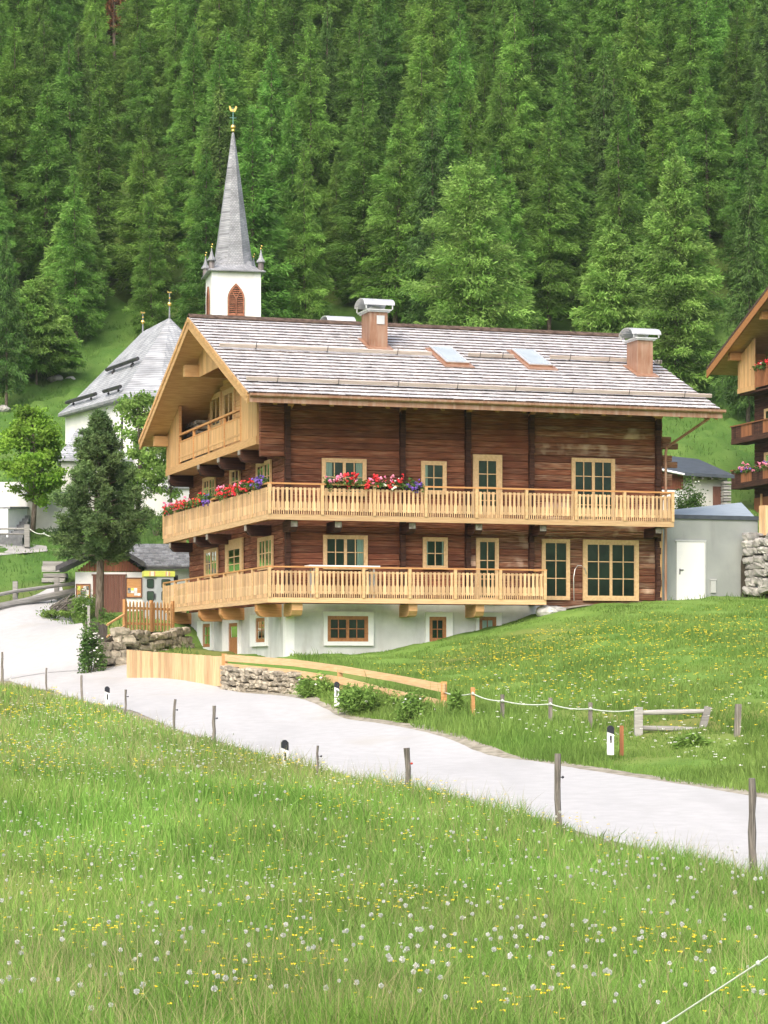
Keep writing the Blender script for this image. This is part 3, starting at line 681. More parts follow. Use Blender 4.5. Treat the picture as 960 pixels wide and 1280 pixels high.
# roof numbers
EV, RV, EZ, RZ = -1.92, 6.6, 8.79, 12.37
SL = math.hypot(RV - EV, RZ - EZ); PIT = math.atan2(RZ - EZ, RV - EV); UE0, UE1 = -1.75, 14.75
def rp(u, s, h=0.0, back=False):
    v = EV + s * math.cos(PIT) - h * math.sin(PIT); z = EZ + s * math.sin(PIT) + h * math.cos(PIT)
    return (u, 2 * RV - v if back else v, z)
def roof_hit(px, py):
    """u and slope distance where a view line meets the front slope"""
    k = np.array([(px - 480) / FPX, 1.0, (HOR - py) / FPX]); best = None
    nrm = np.array([*( -math.sin(PIT) * HF.V), math.cos(PIT)]); p0 = np.array(HF.w(0, EV, EZ))
    d = (nrm @ p0) / (nrm @ k); p = k * d; u, v = HF.local(p)
    return u, (v - EV) / math.cos(PIT)
# basement
M = MB(); M.box(0, 9.6, -.0, .45, Z0 - .3, ZW0); M.box(0, .45, .45, HW, Z0 - .3, ZW0); M.box(9.15, 9.6, .45, HW, Z0 - .3, ZW0); M.box(.45, 9.15, HW - .45, HW, Z0 - .3, ZW0)
M.build('basement_wall', 'plaster', house)
M = MB(); M.box(-.012, .3, -.012, -.001, Z0 - .3, ZW0); M.box(-.012, -.001, -.001, .28, Z0 - .3, ZW0); M.build('corner_band', 'white_paint', house)
# log walls: each course a worn beam, in lengths that butt at the cross walls
PX = [ux(p) for p in (502, 583.5, 663)]
def log_run(M, side, a0, a1, z0, z1, cuts, mi=lambda a, z: 0, hh=.215):
    z = z0
    while z < z1 - .03:
        h = min(hh * rnd.uniform(.85, 1.18), z1 - z); edges = [a0] + cuts + [a1]
        for x0, x1 in zip(edges[:-1], edges[1:]):
            o = rnd.uniform(-.012, .012); M.xf = lambda a, b, c: side(a, b, c)
            M.log(x0 + .004, x1 - .004, -.22, .0 + o, z + .004, z + h - .004, .022, None, mi((x0 + x1) / 2, z))
        z += h
M = MB(); wd = lambda a, z: 1 if (a > PX[2] and rnd.random() < .6) or (a > PX[1] and z < 4.6 and rnd.random() < .5) else 0
log_run(M, FRONT(), .02, HL, ZW0, EZ + .55, PX, wd)
log_run(M, FRONT(), -HA + .05, -.0, 6.95, EZ + .25, [], lambda a, z: 0)
M.build('log_wall', ['old_log', 'weathered_log'], house)
M = MB(); log_run(M, GABLE(-.0), .24, HW, ZW0, ZL + .5, [4.6, 9.7]); M.build('log_wall', 'old_log', house)
M = MB(); log_run(M, lambda a, o, z: (HL + o, a, z), .24, HW - .24, ZW0 - 1.5, EZ + .3, [6.5]); z = EZ + .3
while z < RZ - .9:
    lim = (RZ - .45 - z - .21) / math.tan(PIT); log_run(M, lambda a, o, zz_: (HL + o, a, zz_), RV - lim, min(RV + lim, HW - .24), z, z + .21, []); z += .21
M.build('log_wall', 'old_log', house)
M = MB(); log_run(M, lambda a, o, z: (a, HW + o, z), .02, HL, ZW0, EZ + .5, [5, 9.5]); M.build('log_wall', 'old_log', house)
M = MB(); log_run(M, FRONT(), 9.61, HL, 1.2, ZW0, [11.5]); M.build('log_wall', 'weathered_log', house)
M = MB(); M.box(.3, HL - .3, .3, .36, ZW0 + .1, EZ + .5); M.build('inner_wall', 'dark_log', house)
# upright rows of cross-wall log ends
for p, zb in ((358.5, ZW0), (502, ZW0), (583.5, ZW0), (663, ZW0), (821, ZW0 - .5)):
    c = ux(p); M = MB(); z = zb
    while z < EZ + .4:
        h = .215 * rnd.uniform(.85, 1.15); M.xf = lambda a, b, cc: (a, b, cc)
        M.box(c - .085 + rnd.uniform(-.012, .012), c + .085 + rnd.uniform(-.012, .012), -.17 - rnd.uniform(0, .05), -.013, z + .004, min(z + h - .004, EZ + .45)); z += h
    M.build('log_end', 'dark_log', house)
for p in (358, 502, 583.5, 663, 821):
    c = ux(p) if p > 400 else ux(361); zt = EZ + .02; M = MB()
    M.prism([(-.05, zt + .35), (-.62, zt + .35), (-.62, zt + .12), (-.5, zt - .08), (-.05, zt - .28)], lambda q, r, s: (s, q, r), c - .09, c + .09); M.build('eave_bracket', 'amber_larch', house)
# right corner: light post and log stubs of the far gable
M = MB(); M.tube([(HL - .14, -.12, 1.6), (HL - .13, -.1, 3.2), (HL - .12, -.12, 4.75)], [.09, .075, .085], 8); M.build('corner_post', 'new_larch_upright', house)
for k in range(9):
    if k % 3 < 2: M = MB(); M.box(HL + .002, HL + .35 + rnd.uniform(-.05, .25), -.02, .2, 6.3 + k * .215, 6.5 + k * .215); M.build('log_end', 'weathered_log', house)

# windows and doors
def window(side, a0, a1, z0, z1, leaves, cols, rows, m='window_larch', name='window', fr=.085, deep=.07, curtains=False, parent=house, solid_below=0, mun=.03):
    M = MB(); M.xf = lambda a, o, z: side(a, o, z)
    M.box(a0, a0 + fr, .0, deep, z0, z1); M.box(a1 - fr, a1, .0, deep, z0, z1); M.box(a0 + fr, a1 - fr, .0, deep, z1 - fr, z1); M.box(a0 + fr, a1 - fr, .0, deep, z0, z0 + fr)
    o = M.build(name, m, parent)
    i0, i1, j0, j1 = a0 + fr, a1 - fr, z0 + fr, z1 - fr; S = MB(); S.xf = M.xf; lw = (i1 - i0) / leaves; sr = .05
    if solid_below:
        S.box(i0, i1, .02, deep - .012, j0, j0 + solid_below); j0 += solid_below
    for l in range(leaves):
        b0, b1 = i0 + l * lw, i0 + (l + 1) * lw
        S.box(b0, b0 + sr, .012, deep - .01, j0, j1); S.box(b1 - sr, b1, .012, deep - .01, j0, j1); S.box(b0 + sr, b1 - sr, .012, deep - .01, j1 - sr, j1); S.box(b0 + sr, b1 - sr, .012, deep - .01, j0, j0 + sr)
        for c in range(1, cols): x = b0 + sr + (b1 - b0 - 2 * sr) * c / cols; S.box(x - mun / 2, x + mun / 2, .02, deep - .016, j0 + sr, j1 - sr)
        for r in range(1, rows): z = j0 + sr + (j1 - j0 - 2 * sr) * r / rows; S.box(b0 + sr, b1 - sr, .021, deep - .017, z - mun / 2, z + mun / 2)
    S.build('sash', m, o, fix=True)
    G = MB(); G.xf = M.xf
    for l in range(leaves):
        b0, b1 = i0 + l * lw, i0 + (l + 1) * lw; ta, tb = rnd.uniform(-.008, .008), rnd.uniform(-.008, .008)
        G.add([(b0, .034 - ta - tb, j0), (b1, .034 + ta - tb, j0), (b1, .034 + ta + tb, j1), (b0, .034 - ta + tb, j1)], [(0, 1, 2, 3)], .5)
    G.build('pane', 'window_glass', o, fix=False)
    D = MB(); D.xf = M.xf; D.add([(i0, .002, j0), (i1, .002, j0), (i1, .002, j1), (i0, .002, j1)], [(0, 1, 2, 3)], .5); D.build('shade_backing', 'painted_interior_shade', o, fix=False)  # flat backing sheet, the room's shade painted into its colour
    if curtains:
        for e0, e1 in curtains:
            C_ = MB(); C_.xf = M.xf; x0 = i0 + (i1 - i0) * e0; x1 = i0 + (i1 - i0) * e1; n = 9
            vs = []; fs = []
            for k in range(n):
                x = x0 + (x1 - x0) * k / (n - 1); oo = .014 + .007 * math.sin(k * 2.2); vs += [(x, oo, j0 + .02), (x, oo, j1 - .02)]
                if k: fs.append((2 * k - 2, 2 * k, 2 * k + 1, 2 * k - 1))
            C_.add(vs, fs, .5); C_.build('curtain', 'curtain', o, fix=False)
    return o
WO = .03
fw = FRONT(-WO + .0)
def fwin(x0, x1, y0, y1, *a, v=-WO, **k): return window(FRONT(v), ux(x0, v), ux(x1, v), zf(y1, (x0 + x1) / 2, v), zf(y0, (x0 + x1) / 2, v), *a, **k)
def gwin(x0, x1, y0, y1, *a, u=-WO, **k):
    va, vb = vx(x1, u), vx(x0, u); pm = (x0 + x1) / 2
    return window(GABLE(u), va, vb, zg(y1, pm, u), zg(y0, pm, u), *a, **k)
CU = ((.02, .2), (.8, .98))
fwin(402, 457.5, 573.4, 620, 2, 2, 2, curtains=CU); fwin(526, 557.5, 576.6, 618, 1, 2, 2, curtains=((.0, .22),)); fwin(590.5, 627, 568.5, 650, 1, 2, 4, name='balcony_door', fr=.16); fwin(714, 768, 573, 654, 2, 2, 4, name='balcony_door')
fwin(403.5, 459, 669, 712, 2, 2, 2, curtains=((.8, .98),)); fwin(528, 559, 671.8, 712, 1, 2, 2, curtains=((.02, .15), (.85, .98))); fwin(594.7, 622.8, 672.5, 752, 1, 2, 3, name='balcony_door')
fwin(676.7, 711.7, 674, 750, 1, 2, 3, name='balcony_door'); fwin(728, 797.7, 675, 751, 2, 2, 3, name='patio_door', fr=.12)
gwin(255, 270.3, 596, 626, 2, 2, 2); gwin(289, 301, 583, 646, 1, 2, 4, name='balcony_door', fr=.12); gwin(322, 340, 577, 616, 2, 2, 2)
gwin(257, 273, 686, 722, 2, 2, 2); gwin(283.5, 304.5, 674, 752, 1, 2, 3, name='balcony_door', fr=.32, solid_below=.7); gwin(324, 342, 671, 712, 2, 2, 2)
# basement windows with white surrounds
def bwin(front, x0, x1, y0, y1, f0, f1, g0, g1, leaves, cols, rows, door=False, name='window', curtains=False):
    if front: side = FRONT(0); A = ux; Zf = zf; a0, a1, b0, b1 = A(x0), A(x1), A(f0), A(f1)
    else: side = GABLE(0); A = vx; Zf = zg; a0, a1, b0, b1 = A(x1), A(x0), A(f1), A(f0)
    pm = (x0 + x1) / 2; z0, z1, w0, w1 = Zf(y1, pm), Zf(y0, pm), Zf(g1, pm), Zf(g0, pm)
    M = MB(); M.xf = lambda a, o, z: side(a, o, z)
    M.box(a0, b0, -.0, .1, z0, z1); M.box(b1, a1, .0, .1, z0, z1); M.box(b0, b1, .0, .1, w1, z1); M.box(b0, b1, .0, .1, z0, w0)
    M.build('window_surround', 'white_paint', house)
    return window(lambda a, o, z: side(a, o + .003, z), b0 + .002, b1 - .002, w0 + .002, w1 - .002, leaves, cols, rows, 'window_brown', name, .07, .06, solid_below=.5 if door else 0, curtains=curtains)
bwin(1, 404, 466, 764.5, 807, 408.5, 459.5, 770, 802, 2, 2, 2); bwin(1, 531, 565, 765, 804, 535.6, 557, 771, 802, 1, 2, 2); bwin(1, 594, 626, 765.5, 794, 598, 619.5, 771, 791, 1, 2, 1, curtains=((.03, .97),))
bwin(0, 249.5, 267.5, 776, 813, 256, 265.5, 780, 809, 1, 2, 2); bwin(0, 281, 301.5, 774.5, 819, 288.5, 300, 779, 818.5, 1, 1, 1, True, 'basement_door'); bwin(0, 315.5, 335.5, 768, 808, 322.5, 334.3, 772.5, 803, 1, 2, 2)
# floor beams that carry the balconies
def corbel(M, side, c, wd, L, zt, h): M.prism([(0, zt), (L, zt), (L, zt - h * .55), (L - .1, zt - h * .9), (L * .75, zt - h), (0, zt - h)], lambda p, q, s: side(s, p, q), c - wd / 2, c + wd / 2)
ZB1, ZB2 = 2.11, 4.80
for p in (238, 277, 304, 350.5):
    c = vx(p, 0); M = MB(); corbel(M, GABLE(), c + .0, .34, HA - .06, ZB1 + .0, .42); M.build('balcony_beam', 'amber_larch', house)
for p in (366, 510, 593):
    c = ux(p, -.5); M = MB(); corbel(M, FRONT(), c, .3 if p > 400 else .36, HBK - .1, ZB1, .42); M.build('balcony_beam', 'new_larch', house)
for p in (240, 272, 288, 338):
    c = vx(p, 0); M = MB(); corbel(M, GABLE(), c, .26, HA - .05, ZB2, .36); M.build('balcony_beam', 'dark_log', house)
    M = MB(); M.box(-HA + .02, -HA + .048, c - .12, c + .12, ZB2 - .2, ZB2 - .01); M.build('beam_end', 'log_end', house)
for p in (364, 419, 511, 594, 674, 818):
    c = ux(p, -.6); M = MB(); corbel(M, FRONT(), c, .26, HBK - .2, ZB2, .34); M.build('balcony_beam', 'dark_log', house)
    M = MB(); M.box(c - .11, c + .11, -HBK + .17, -HBK + .198, ZB2 - .2, ZB2 - .01); M.build('beam_end', 'log_end', house)

for p in (212, 249, 274, 300):
    c = vx(p, -HA); M = MB(); corbel(M, GABLE(), c, .3, HA + .02, ZL - .055, .42); M.build('loggia_beam', 'dark_log', house)
    M = MB(); M.box(-HA - .05, -HA - .022, c - .13, c + .13, ZL - .22, ZL - .06); M.build('beam_end', 'log_end', house)
# balconies
def balcony(name, zb, zft, zr, u_end, v_end, drop_right=0, gslope=(0, 0)):
    O = (lambda a, o, z: (a, -HBK - o, z)); Gs = (lambda a, o, z: (-HA - o, a, z))
    M = MB(); M.box(-HA + .03, u_end, -HBK + .03, -.24, zft - .07, zft - .01); M.box(-HA + .03, -.24, -.239, v_end, zft - .07, zft - .01); B = M.build('balcony', 'amber_larch', house, name)
    M = MB(); M.box(-HA, u_end, -HBK, -HBK + .03, zb, zft + .01); M.box(-HA, -HA + .03, -HBK + .03, v_end, zb, zft + .01)
    M.box(u_end - .03, u_end, -HBK + .03, -.0, zb, zft + .01); M.box(-HA + .03, -.0, v_end - .03, v_end, zb, zft + .01); M.build('fascia', 'pale_larch', B)
    M = MB()
    M.box(-HA - .015, u_end + .015, -HBK - .02, -HBK + .09, zr - .05, zr); M.box(-HA - .02, -HA + .09, -HBK + .09, v_end + .01, zr - .05, zr); M.box(u_end - .09, u_end + .016, -HBK + .091, -.0, zr - .05, zr)
    M.build('handrail', 'amber_larch', B)
    M = MB(); zt2 = zr - .17
    for z0, z1 in ((zt2 - .05, zt2), (zft + .16, zft + .22)):
        M.box(-HA + .03, u_end - .03, -HBK + .015, -HBK + .055, z0, z1); M.box(-HA + .015, -HA + .055, -HBK + .055, v_end, z0, z1); M.box(u_end - .055, u_end - .015, -HBK + .055, -.01, z0, z1)
    M.build('rail', 'pale_larch', B)
    def run(side, a0, a1, n, skip_first=False):
        for i in range(n + 1):
            a = a0 + (a1 - a0) * i / n
            if not (skip_first and i == 0):
                P = MB(); P.xf = side; P.box(a - .05, a + .05, -.07, .035, zft + .011, zr - .051); P.build('post', 'window_larch', B)
        for i in range(n):
            b0 = a0 + (a1 - a0) * i / n + .06; b1 = a0 + (a1 - a0) * (i + 1) / n - .06; P = MB(); P.xf = side
            k = max(3, int(round((b1 - b0) / .152))); st = (b1 - b0) / k
            for j in range(k):
                x = b0 + st * (j + .5); w0, w1 = st * .42, st * .25; zA, zB_ = zft + .13, zr - .15; zm = zA + (zB_ - zA) * .34
                P.prism([(x - w0, zA), (x + w0, zA), (x + w0, zm), (x + w1, zm + .07), (x + w1, zB_ - .2), (x + w1 * 1.25, zB_), (x - w1 * 1.25, zB_), (x - w1, zB_ - .2), (x - w1, zm + .07), (x - w0, zm)],
                        lambda p, q, s: (p, s, q), -.006, .008)
            k2 = k * 2; s2 = (b1 - b0) / k2
            for j in range(k2): x = b0 + s2 * (j + .5); P.box(x - s2 * .2, x + s2 * .2, -.006, .009, zft + .012, zft + .129)
            P.build('baluster_panel', 'pale_larch_upright', B)
    nb = 8 if u_end > 10 else 6
    run(O, -HA + .05, u_end - .05, nb); run(Gs, -HBK + .05, v_end - .05, 8, True); run(lambda a, o, z: (u_end + o, a, z), -HBK + .05, -.05, 1, True)
    return B
balcony('upper balcony running round the house corner with flower boxes', 4.81, 4.98, 6.01, 13.42, 14.7)
balcony('lower balcony above the white plastered basement', 2.12, 2.28, 3.31, ux(683, -HBK), 14.7)

# loggia in the gable top
ZR = 8.78
def loggia_panel(v0, v1, top0, top1):
    M = MB(); n = max(3, int((v1 - v0) / .16)); st = (v1 - v0) / n
    for k in range(n):
        a = v0 + st * k; t0 = top0 + (top1 - top0) * k / n; t1 = top0 + (top1 - top0) * (k + 1) / n
        M.add([(-HA, a + .003, ZL), (-HA, a + st - .003, ZL), (-HA, a + st - .003, t1), (-HA, a + .003, t0), (-HA + .05, a + .003, ZL), (-HA + .05, a + st - .003, ZL), (-HA + .05, a + st - .003, t1), (-HA + .05, a + .003, t0)],
              [(0, 1, 2, 3), (4, 7, 6, 5), (0, 4, 5, 1), (1, 5, 6, 2), (2, 6, 7, 3), (3, 7, 4, 0)])
    M.build('loggia_panel', 'new_larch_upright', house)
roof_under = lambda v: (EZ + (v - EV) * math.tan(PIT) if v < RV else EZ + (2 * RV - v - EV) * math.tan(PIT)) - .30
VA, VB = vx(301, -HA), vx(224, -HA); VL0, VL1 = .30, HW - .02
loggia_panel(VL0, VA, roof_under(VL0), roof_under(VA)); loggia_panel(VB, VL1, roof_under(VB), roof_under(VL1))
M = MB(); M.box(-HA - .03, -HA - .001, VL0 - .01, VL1 + .01, ZL - .05, ZL + .22); M.box(-HA, .9, VL0, VL1, ZL - .05, ZL - .002); M.box(-HA + .05, .9, VL0 + .0, VL0 + .05, ZL, roof_under(VL0)); M.box(-HA + .05, .9, VL1 - .05, VL1, ZL, roof_under(VL1)); M.build('loggia_floor', 'new_larch', house)
M = MB(); M.box(-HA - .02, -HA + .08, VA - .05, VA + .06, ZL + .22, roof_under(VA)); M.box(-HA - .02, -HA + .08, VB - .06, VB + .05, ZL + .22, roof_under(VB)); M.build('loggia_post', 'amber_larch', house)
M = MB(); M.box(-HA - .03, -HA + .08, VA + .06, VB - .06, ZR - .07, ZR); M.box(-HA - .0, -HA + .05, VA + .06, VB - .06, ZR - .34, ZR - .28); M.build('loggia_handrail', 'amber_larch', house)
nb = 4
for i in range(nb):
    b0 = VA + (VB - VA) * i / nb + .07; b1 = VA + (VB - VA) * (i + 1) / nb - .07
    M = MB(); k = int((b1 - b0) / .15); st = (b1 - b0) / k
    for j in range(k): M.box(-HA + .006, -HA + .03, b0 + st * j + .012, b0 + st * (j + 1) - .012, ZL + .30, ZR - .30)
    M.box(-HA - .004, -HA + .04, b0, b1, ZL + .45, ZL + .52); M.build('loggia_railing', 'new_larch_upright', house)
    if i: M = MB(); M.box(-HA - .015, -HA + .07, b0 - .12, b0 - .02, ZL + .22, ZR - .07); M.build('loggia_post', 'amber_larch', house)
# back wall of the loggia, light boards with two glazed doors
M = MB(); UB = .3; z = ZL
while z < RZ - .6:
    h = .2; lim = (RZ - .35 - z - h) / math.tan(PIT); M.log(0, 0.01, 0, 0.01, 0, .01) if False else None
    v0 = max(VL0 + .05, RV - lim); v1 = min(VL1 - .05, RV + lim)
    if v1 > v0: M.xf = lambda a, b, c: (UB + b, a, c); M.log(v0, v1, -.0, .1, z + .003, z + h - .003, .012)
    z += h
M.build('loggia_back_wall', 'new_larch', house)
for x0, x1, y0, y1 in ((264.5, 277.5, 492, 537), (280, 294, 486, 533)): gwin(x0, x1, y0, y1, 1, 2, 1, u=UB - .01, name='loggia_door', fr=.14)
# boarded apex with purlins
M = MB(); v0, v1 = vx(273, -HA), vx(246.5, -HA); za, zb_ = roof_under(v0) - .1, 10.55
n = 14; st = (v1 - v0) / n
for k in range(n):
    a = v0 + st * k; t0, t1 = roof_under(a), roof_under(a + st)
    if t0 > zb_: M.add([(-HA, a + .003, zb_), (-HA, a + st - .003, zb_), (-HA, a + st - .003, max(t1, zb_ + .02)), (-HA, a + .003, t0), (-HA + .05, a + .003, zb_), (-HA + .05, a + st - .003, zb_), (-HA + .05, a + st - .003, max(t1, zb_ + .02)), (-HA + .05, a + .003, t0)],
                         [(0, 1, 2, 3), (4, 7, 6, 5), (0, 4, 5, 1), (1, 5, 6, 2), (2, 6, 7, 3), (3, 7, 4, 0)])
M.build('gable_boarding', 'new_larch_upright', house)
for v, zt, wd, hh in ((vx(246.5, -HA) - .15, roof_under(vx(246.5, -HA)) - .12, .3, .42), (VL1 - .17, roof_under(VL1), .3, .38), (VL0 + .12, roof_under(VL0 + .1), .22, .3), (3.6, roof_under(3.6), .24, .3)):
    M = MB(); M.box(UE0 + .32, .9, v - wd / 2, v + wd / 2, zt - hh, zt); M.build('purlin', 'new_larch', house)
M = MB(); M.box(-HA + .02, HL + .5, -.26, -.0, EZ + .12, EZ + .42); M.build('wall_plate', 'dark_log', house)

# roof: boarding, shakes in courses, verge boards, ridge, gutter
RF = []
for back in (False, True):
    M = MB(); c8 = [rp(u, s, h, back) for h in (-.26, -.04) for s in (0.05, SL) for u in (UE0 + .04, UE1 - .04)]
    M.add(c8, [(0, 1, 3, 2), (4, 6, 7, 5), (0, 4, 5, 1), (0, 2, 6, 4), (1, 5, 7, 3), (2, 3, 7, 6)]); M.build('roof_boarding', 'new_larch', house)
    M = MB(); NC = 24; ex = SL / NC
    for c in range(NC):
        s0 = c * ex - .05 + rnd.uniform(-.01, .01); u = UE0 - rnd.random() * .2
        while u < UE1:
            wd = rnd.uniform(.13, .34); x0, x1 = max(u, UE0), min(u + wd - .008, UE1); u += wd
            if x1 - x0 < .03: continue
            js = rnd.uniform(-.014, .014); h0 = .07 + rnd.uniform(-.004, .005); s1 = min(s0 + ex * 1.5, SL + .02)
            M.add([rp(x0, s0 + js, h0, back), rp(x1, s0 + js, h0 + rnd.uniform(-.006, .006), back), rp(x1, s1, .012, back), rp(x0, s1, .012, back),
                   rp(x0, s0 + js, h0 - .06, back), rp(x1, s0 + js, h0 - .06, back), rp(x1, s1, -.03, back), rp(x0, s1, -.03, back)],
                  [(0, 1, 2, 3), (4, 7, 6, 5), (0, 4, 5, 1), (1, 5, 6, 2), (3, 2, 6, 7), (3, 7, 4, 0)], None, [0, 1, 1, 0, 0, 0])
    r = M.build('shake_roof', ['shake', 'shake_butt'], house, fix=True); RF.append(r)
    # verge boards with a scalloped edge
    for ue, nm in ((UE0, 'verge_board'), (UE1 - .05, 'verge_board')):
        M = MB(); c8 = [rp(u, s, h, back) for h in (-.36, -.05) for s in (-.02, SL + (.0)) for u in (ue - .02, ue + .05)]
        M.add(c8, [(0, 1, 3, 2), (4, 6, 7, 5), (0, 4, 5, 1), (0, 2, 6, 4), (1, 5, 7, 3), (2, 3, 7, 6)])
        n = 60
        for k in range(n):
            a0, a1 = SL * k / n + .012, SL * (k + 1) / n - .012
            c8 = [rp(u, s, h, back) for h in (-.13, .02) for s in (a0, a1) for u in (ue - .05, ue - .021)]
            M.add(c8, [(0, 1, 3, 2), (4, 6, 7, 5), (0, 4, 5, 1), (0, 2, 6, 4), (1, 5, 7, 3), (2, 3, 7, 6)])
        M.build(nm, 'new_larch', house)
M = MB(); M.prism([(RV - .22, RZ - .02), (RV, RZ + .10), (RV + .22, RZ - .02), (RV + .22, RZ + .02), (RV, RZ + .15), (RV - .22, RZ + .02)], lambda p, q, s: (s, p, q), UE0 - .02, UE1 + .02); M.build('ridge_board', 'shake_butt', house)
M = MB(); M.box(UE0 + .03, UE1 + .1, EV - .04, EV - .0, EZ - .30, EZ - .03); M.prism([(EV - .16, EZ - .02), (EV - .05, EZ - .02), (EV - .05, EZ - .12), (EV - .12, EZ - .13), (EV - .16, EZ - .09)], lambda p, q, s: (s, p, q), UE0 + .02, UE1 + .18); M.build('gutter', 'copper', house)
M = MB(); M.box(UE0 + .06, UE1 - .06, EV + .0, EV + .03, EZ - .27, EZ - .04); M.build('eave_board', 'amber_larch', house)
u = UE0 + .9
while u < UE1 - .4:
    M = MB(); M.add([rp(x, s, h) for h in (-.40, -.262) for s in (.1, 2.3) for x in (u, u + .12)], [(0, 1, 3, 2), (4, 6, 7, 5), (0, 4, 5, 1), (0, 2, 6, 4), (1, 5, 7, 3), (2, 3, 7, 6)]); M.build('rafter', 'amber_larch', house); u += .95
M = MB(); ud = HL + .06; M.tube([(HL + .9, EV - .05, EZ - .12), (HL + .9, EV + .05, EZ - .3), (ud + .05, -.18, EZ - 1.15), (ud, -.16, EZ - 1.35), (ud, -.16, 2.3)], .05, 8); M.build('downpipe', 'copper', house)
M = MB(); M.tube([(ud, -.16, 2.3), (ud, -.16, 2.0)], .055, 8); M.build('drain_sleeve', 'black_plastic', house)
# snow guards
def guard(px0, y0, px1, y1, r):
    (u0, s0), (u1, s1) = roof_hit(px0, y0), roof_hit(px1, y1); s = (s0 + s1) / 2; M = MB()
    c8 = [rp(u, ss, h) for h in (.11, .23) for ss in (s - .04, s + .04) for u in (u0, u1)]
    M.add(c8, [(0, 1, 3, 2), (4, 6, 7, 5), (0, 4, 5, 1), (0, 2, 6, 4), (1, 5, 7, 3), (2, 3, 7, 6)]); g_ = M.build('snow_guard', 'guard_wood', house)
    H_ = MB(); n = max(2, int((u1 - u0) / 1.9))
    for k in range(n): x = u0 + (u1 - u0) * (k + .5) / n; H_.tube([rp(x, s + .4, .06), rp(x, s - .05, .08), rp(x, s - .05, .32)], .012, 5)
    H_.build('hook', 'iron', g_)
guard(275, 438, 538, 447, .1); guard(585, 449, 641, 451, .1); guard(688, 453, 783, 455, .1); guard(818, 458, 826, 458.3, .1); guard(309, 481, 886, 499, .1)
# chimneys
def vault(M, u0, u1, v0, v1, z, h):
    n = 10; vs = []; fs = []
    for i in range(n + 1):
        a = math.pi * i / n; v = (v0 + v1) / 2 - (v1 - v0) / 2 * math.cos(a); zz = z + h * math.sin(a)
        vs += [(u0, v, zz), (u1, v, zz), (u0, v, zz - .03), (u1, v, zz - .03)]
    for i in range(n):
        a, b = 4 * i, 4 * i + 4; fs += [(a, a + 1, b + 1, b), (a + 2, b + 2, b + 3, a + 3), (a, b, b + 2, a + 2), (a + 1, a + 3, b + 3, b + 1)]
    M.add(vs, fs, .5)
def chimney(pl, pr, base_y, ptop, plate_y, cap_y, dv, hatch=False, cw=None, back=None):
    if back is None:
        u0, s0 = roof_hit(pl, base_y); v0 = EV + s0 * math.cos(PIT); u1 = ux(pr, v0); zb = rp(0, s0)[2]
    else: v0 = back; u0, u1 = ux(pl, v0), ux(pr, v0); zb = roof_under(v0) - .2
    zt = HF.z(ptop, u0, v0); M = MB(); M.box(u0, u1, v0, v0 + dv, zb - .5, zt); c = M.build('chimney', 'copper', house)
    M = MB(); zp = zt + .09
    M.box(u0 - .07, u1 + .07, v0 - .07, v0 + dv + .07, zt, zt + .05); M.box(u0 - .12, u1 + .12, v0 - .12, v0 + dv + .12, zt + .05, zp); M.build('top_plate', 'zinc', c)
    zc = HF.z(cap_y, u0, v0); um = (u0 + u1) / 2; hw = (cw or (u1 - u0) * .66)
    M = MB(); vault(M, um - hw, um + hw, v0 - .12, v0 + dv + .12, zc, .25); M.build('cap', 'zinc', c)
    M = MB()
    for x in (um - hw + .08, um + hw - .08):
        for y in (v0 - .09, v0 + dv + .07): M.box(x - .02, x + .02, y - .01, y + .02, zp, zc + .04)
    M.box(um - .16, um + .16, v0 + dv * .3, v0 + dv * .7, zp, zp + .15); M.build('cap_leg', 'zinc', c)
    if back is None:
        M = MB(); s1 = s0 + dv / math.cos(PIT)
        c8 = [rp(u, s, h) for h in (.05, .085) for s in (s0 - .28, s1 + .1) for u in (u0 - .13, u1 + .13)]
        M.add(c8, [(0, 1, 3, 2), (4, 6, 7, 5), (0, 4, 5, 1), (0, 2, 6, 4), (1, 5, 7, 3), (2, 3, 7, 6)]); M.build('flashing', 'copper', c)
    if hatch: M = MB(); M.box(u1 - .4, u1 - .12, v0 - .03, v0 - .002, zt - .42, zt - .12); M.build('hatch', 'zinc', c)
chimney(462, 484.5, 436, 389.5, 386.5, 380, .95, True, .56); chimney(797, 816, 470, 425, 422, 417, .95, False, .56); chimney(415, 437, 0, 405, 401, 401.5, .9, back=9.2, cw=.55)
# skylights
for pl, pr, y0, y1 in ((558, 584, 458, 439), (662, 688, 461, 442)):
    u0, s0 = roof_hit(pl, y0); u1, _ = roof_hit(pr, y0); _, s1 = roof_hit(pl - 10, y1); u0, u1 = u0 - .02, u1 + .02; s1 = max(s1, s0 + 1.0)
    M = MB(); c8 = [rp(u, s, h) for h in (-.1, .15) for s in (s0, s1) for u in (u0, u1)]
    M.add(c8, [(0, 1, 3, 2), (4, 6, 7, 5), (0, 4, 5, 1), (0, 2, 6, 4), (1, 5, 7, 3), (2, 3, 7, 6)])
    c8 = [rp(u, s, h) for h in (.05, .09) for s in (s0 - .3, s1 + .1) for u in (u0 - .12, u1 + .12)]
    M.add(c8, [(0, 1, 3, 2), (4, 6, 7, 5), (0, 4, 5, 1), (0, 2, 6, 4), (1, 5, 7, 3), (2, 3, 7, 6)]); k = M.build('skylight', 'copper', house)
    M = MB(); M.add([rp(u, s, h) for h in (.152, .18) for s in (s0 + .0, s1 - .0) for u in (u0 + .0, u1 - .0)], [(0, 1, 3, 2), (4, 6, 7, 5), (0, 4, 5, 1), (0, 2, 6, 4), (1, 5, 7, 3), (2, 3, 7, 6)]); M.build('glazing_frame', 'zinc', k)
    M = MB(); M.add([rp(u, s, .183) for s in (s0 + .09, s1 - .09) for u in (u0 + .08, u1 - .08)], [(0, 1, 3, 2)]); M.build('pane', 'skylight_glass', k)

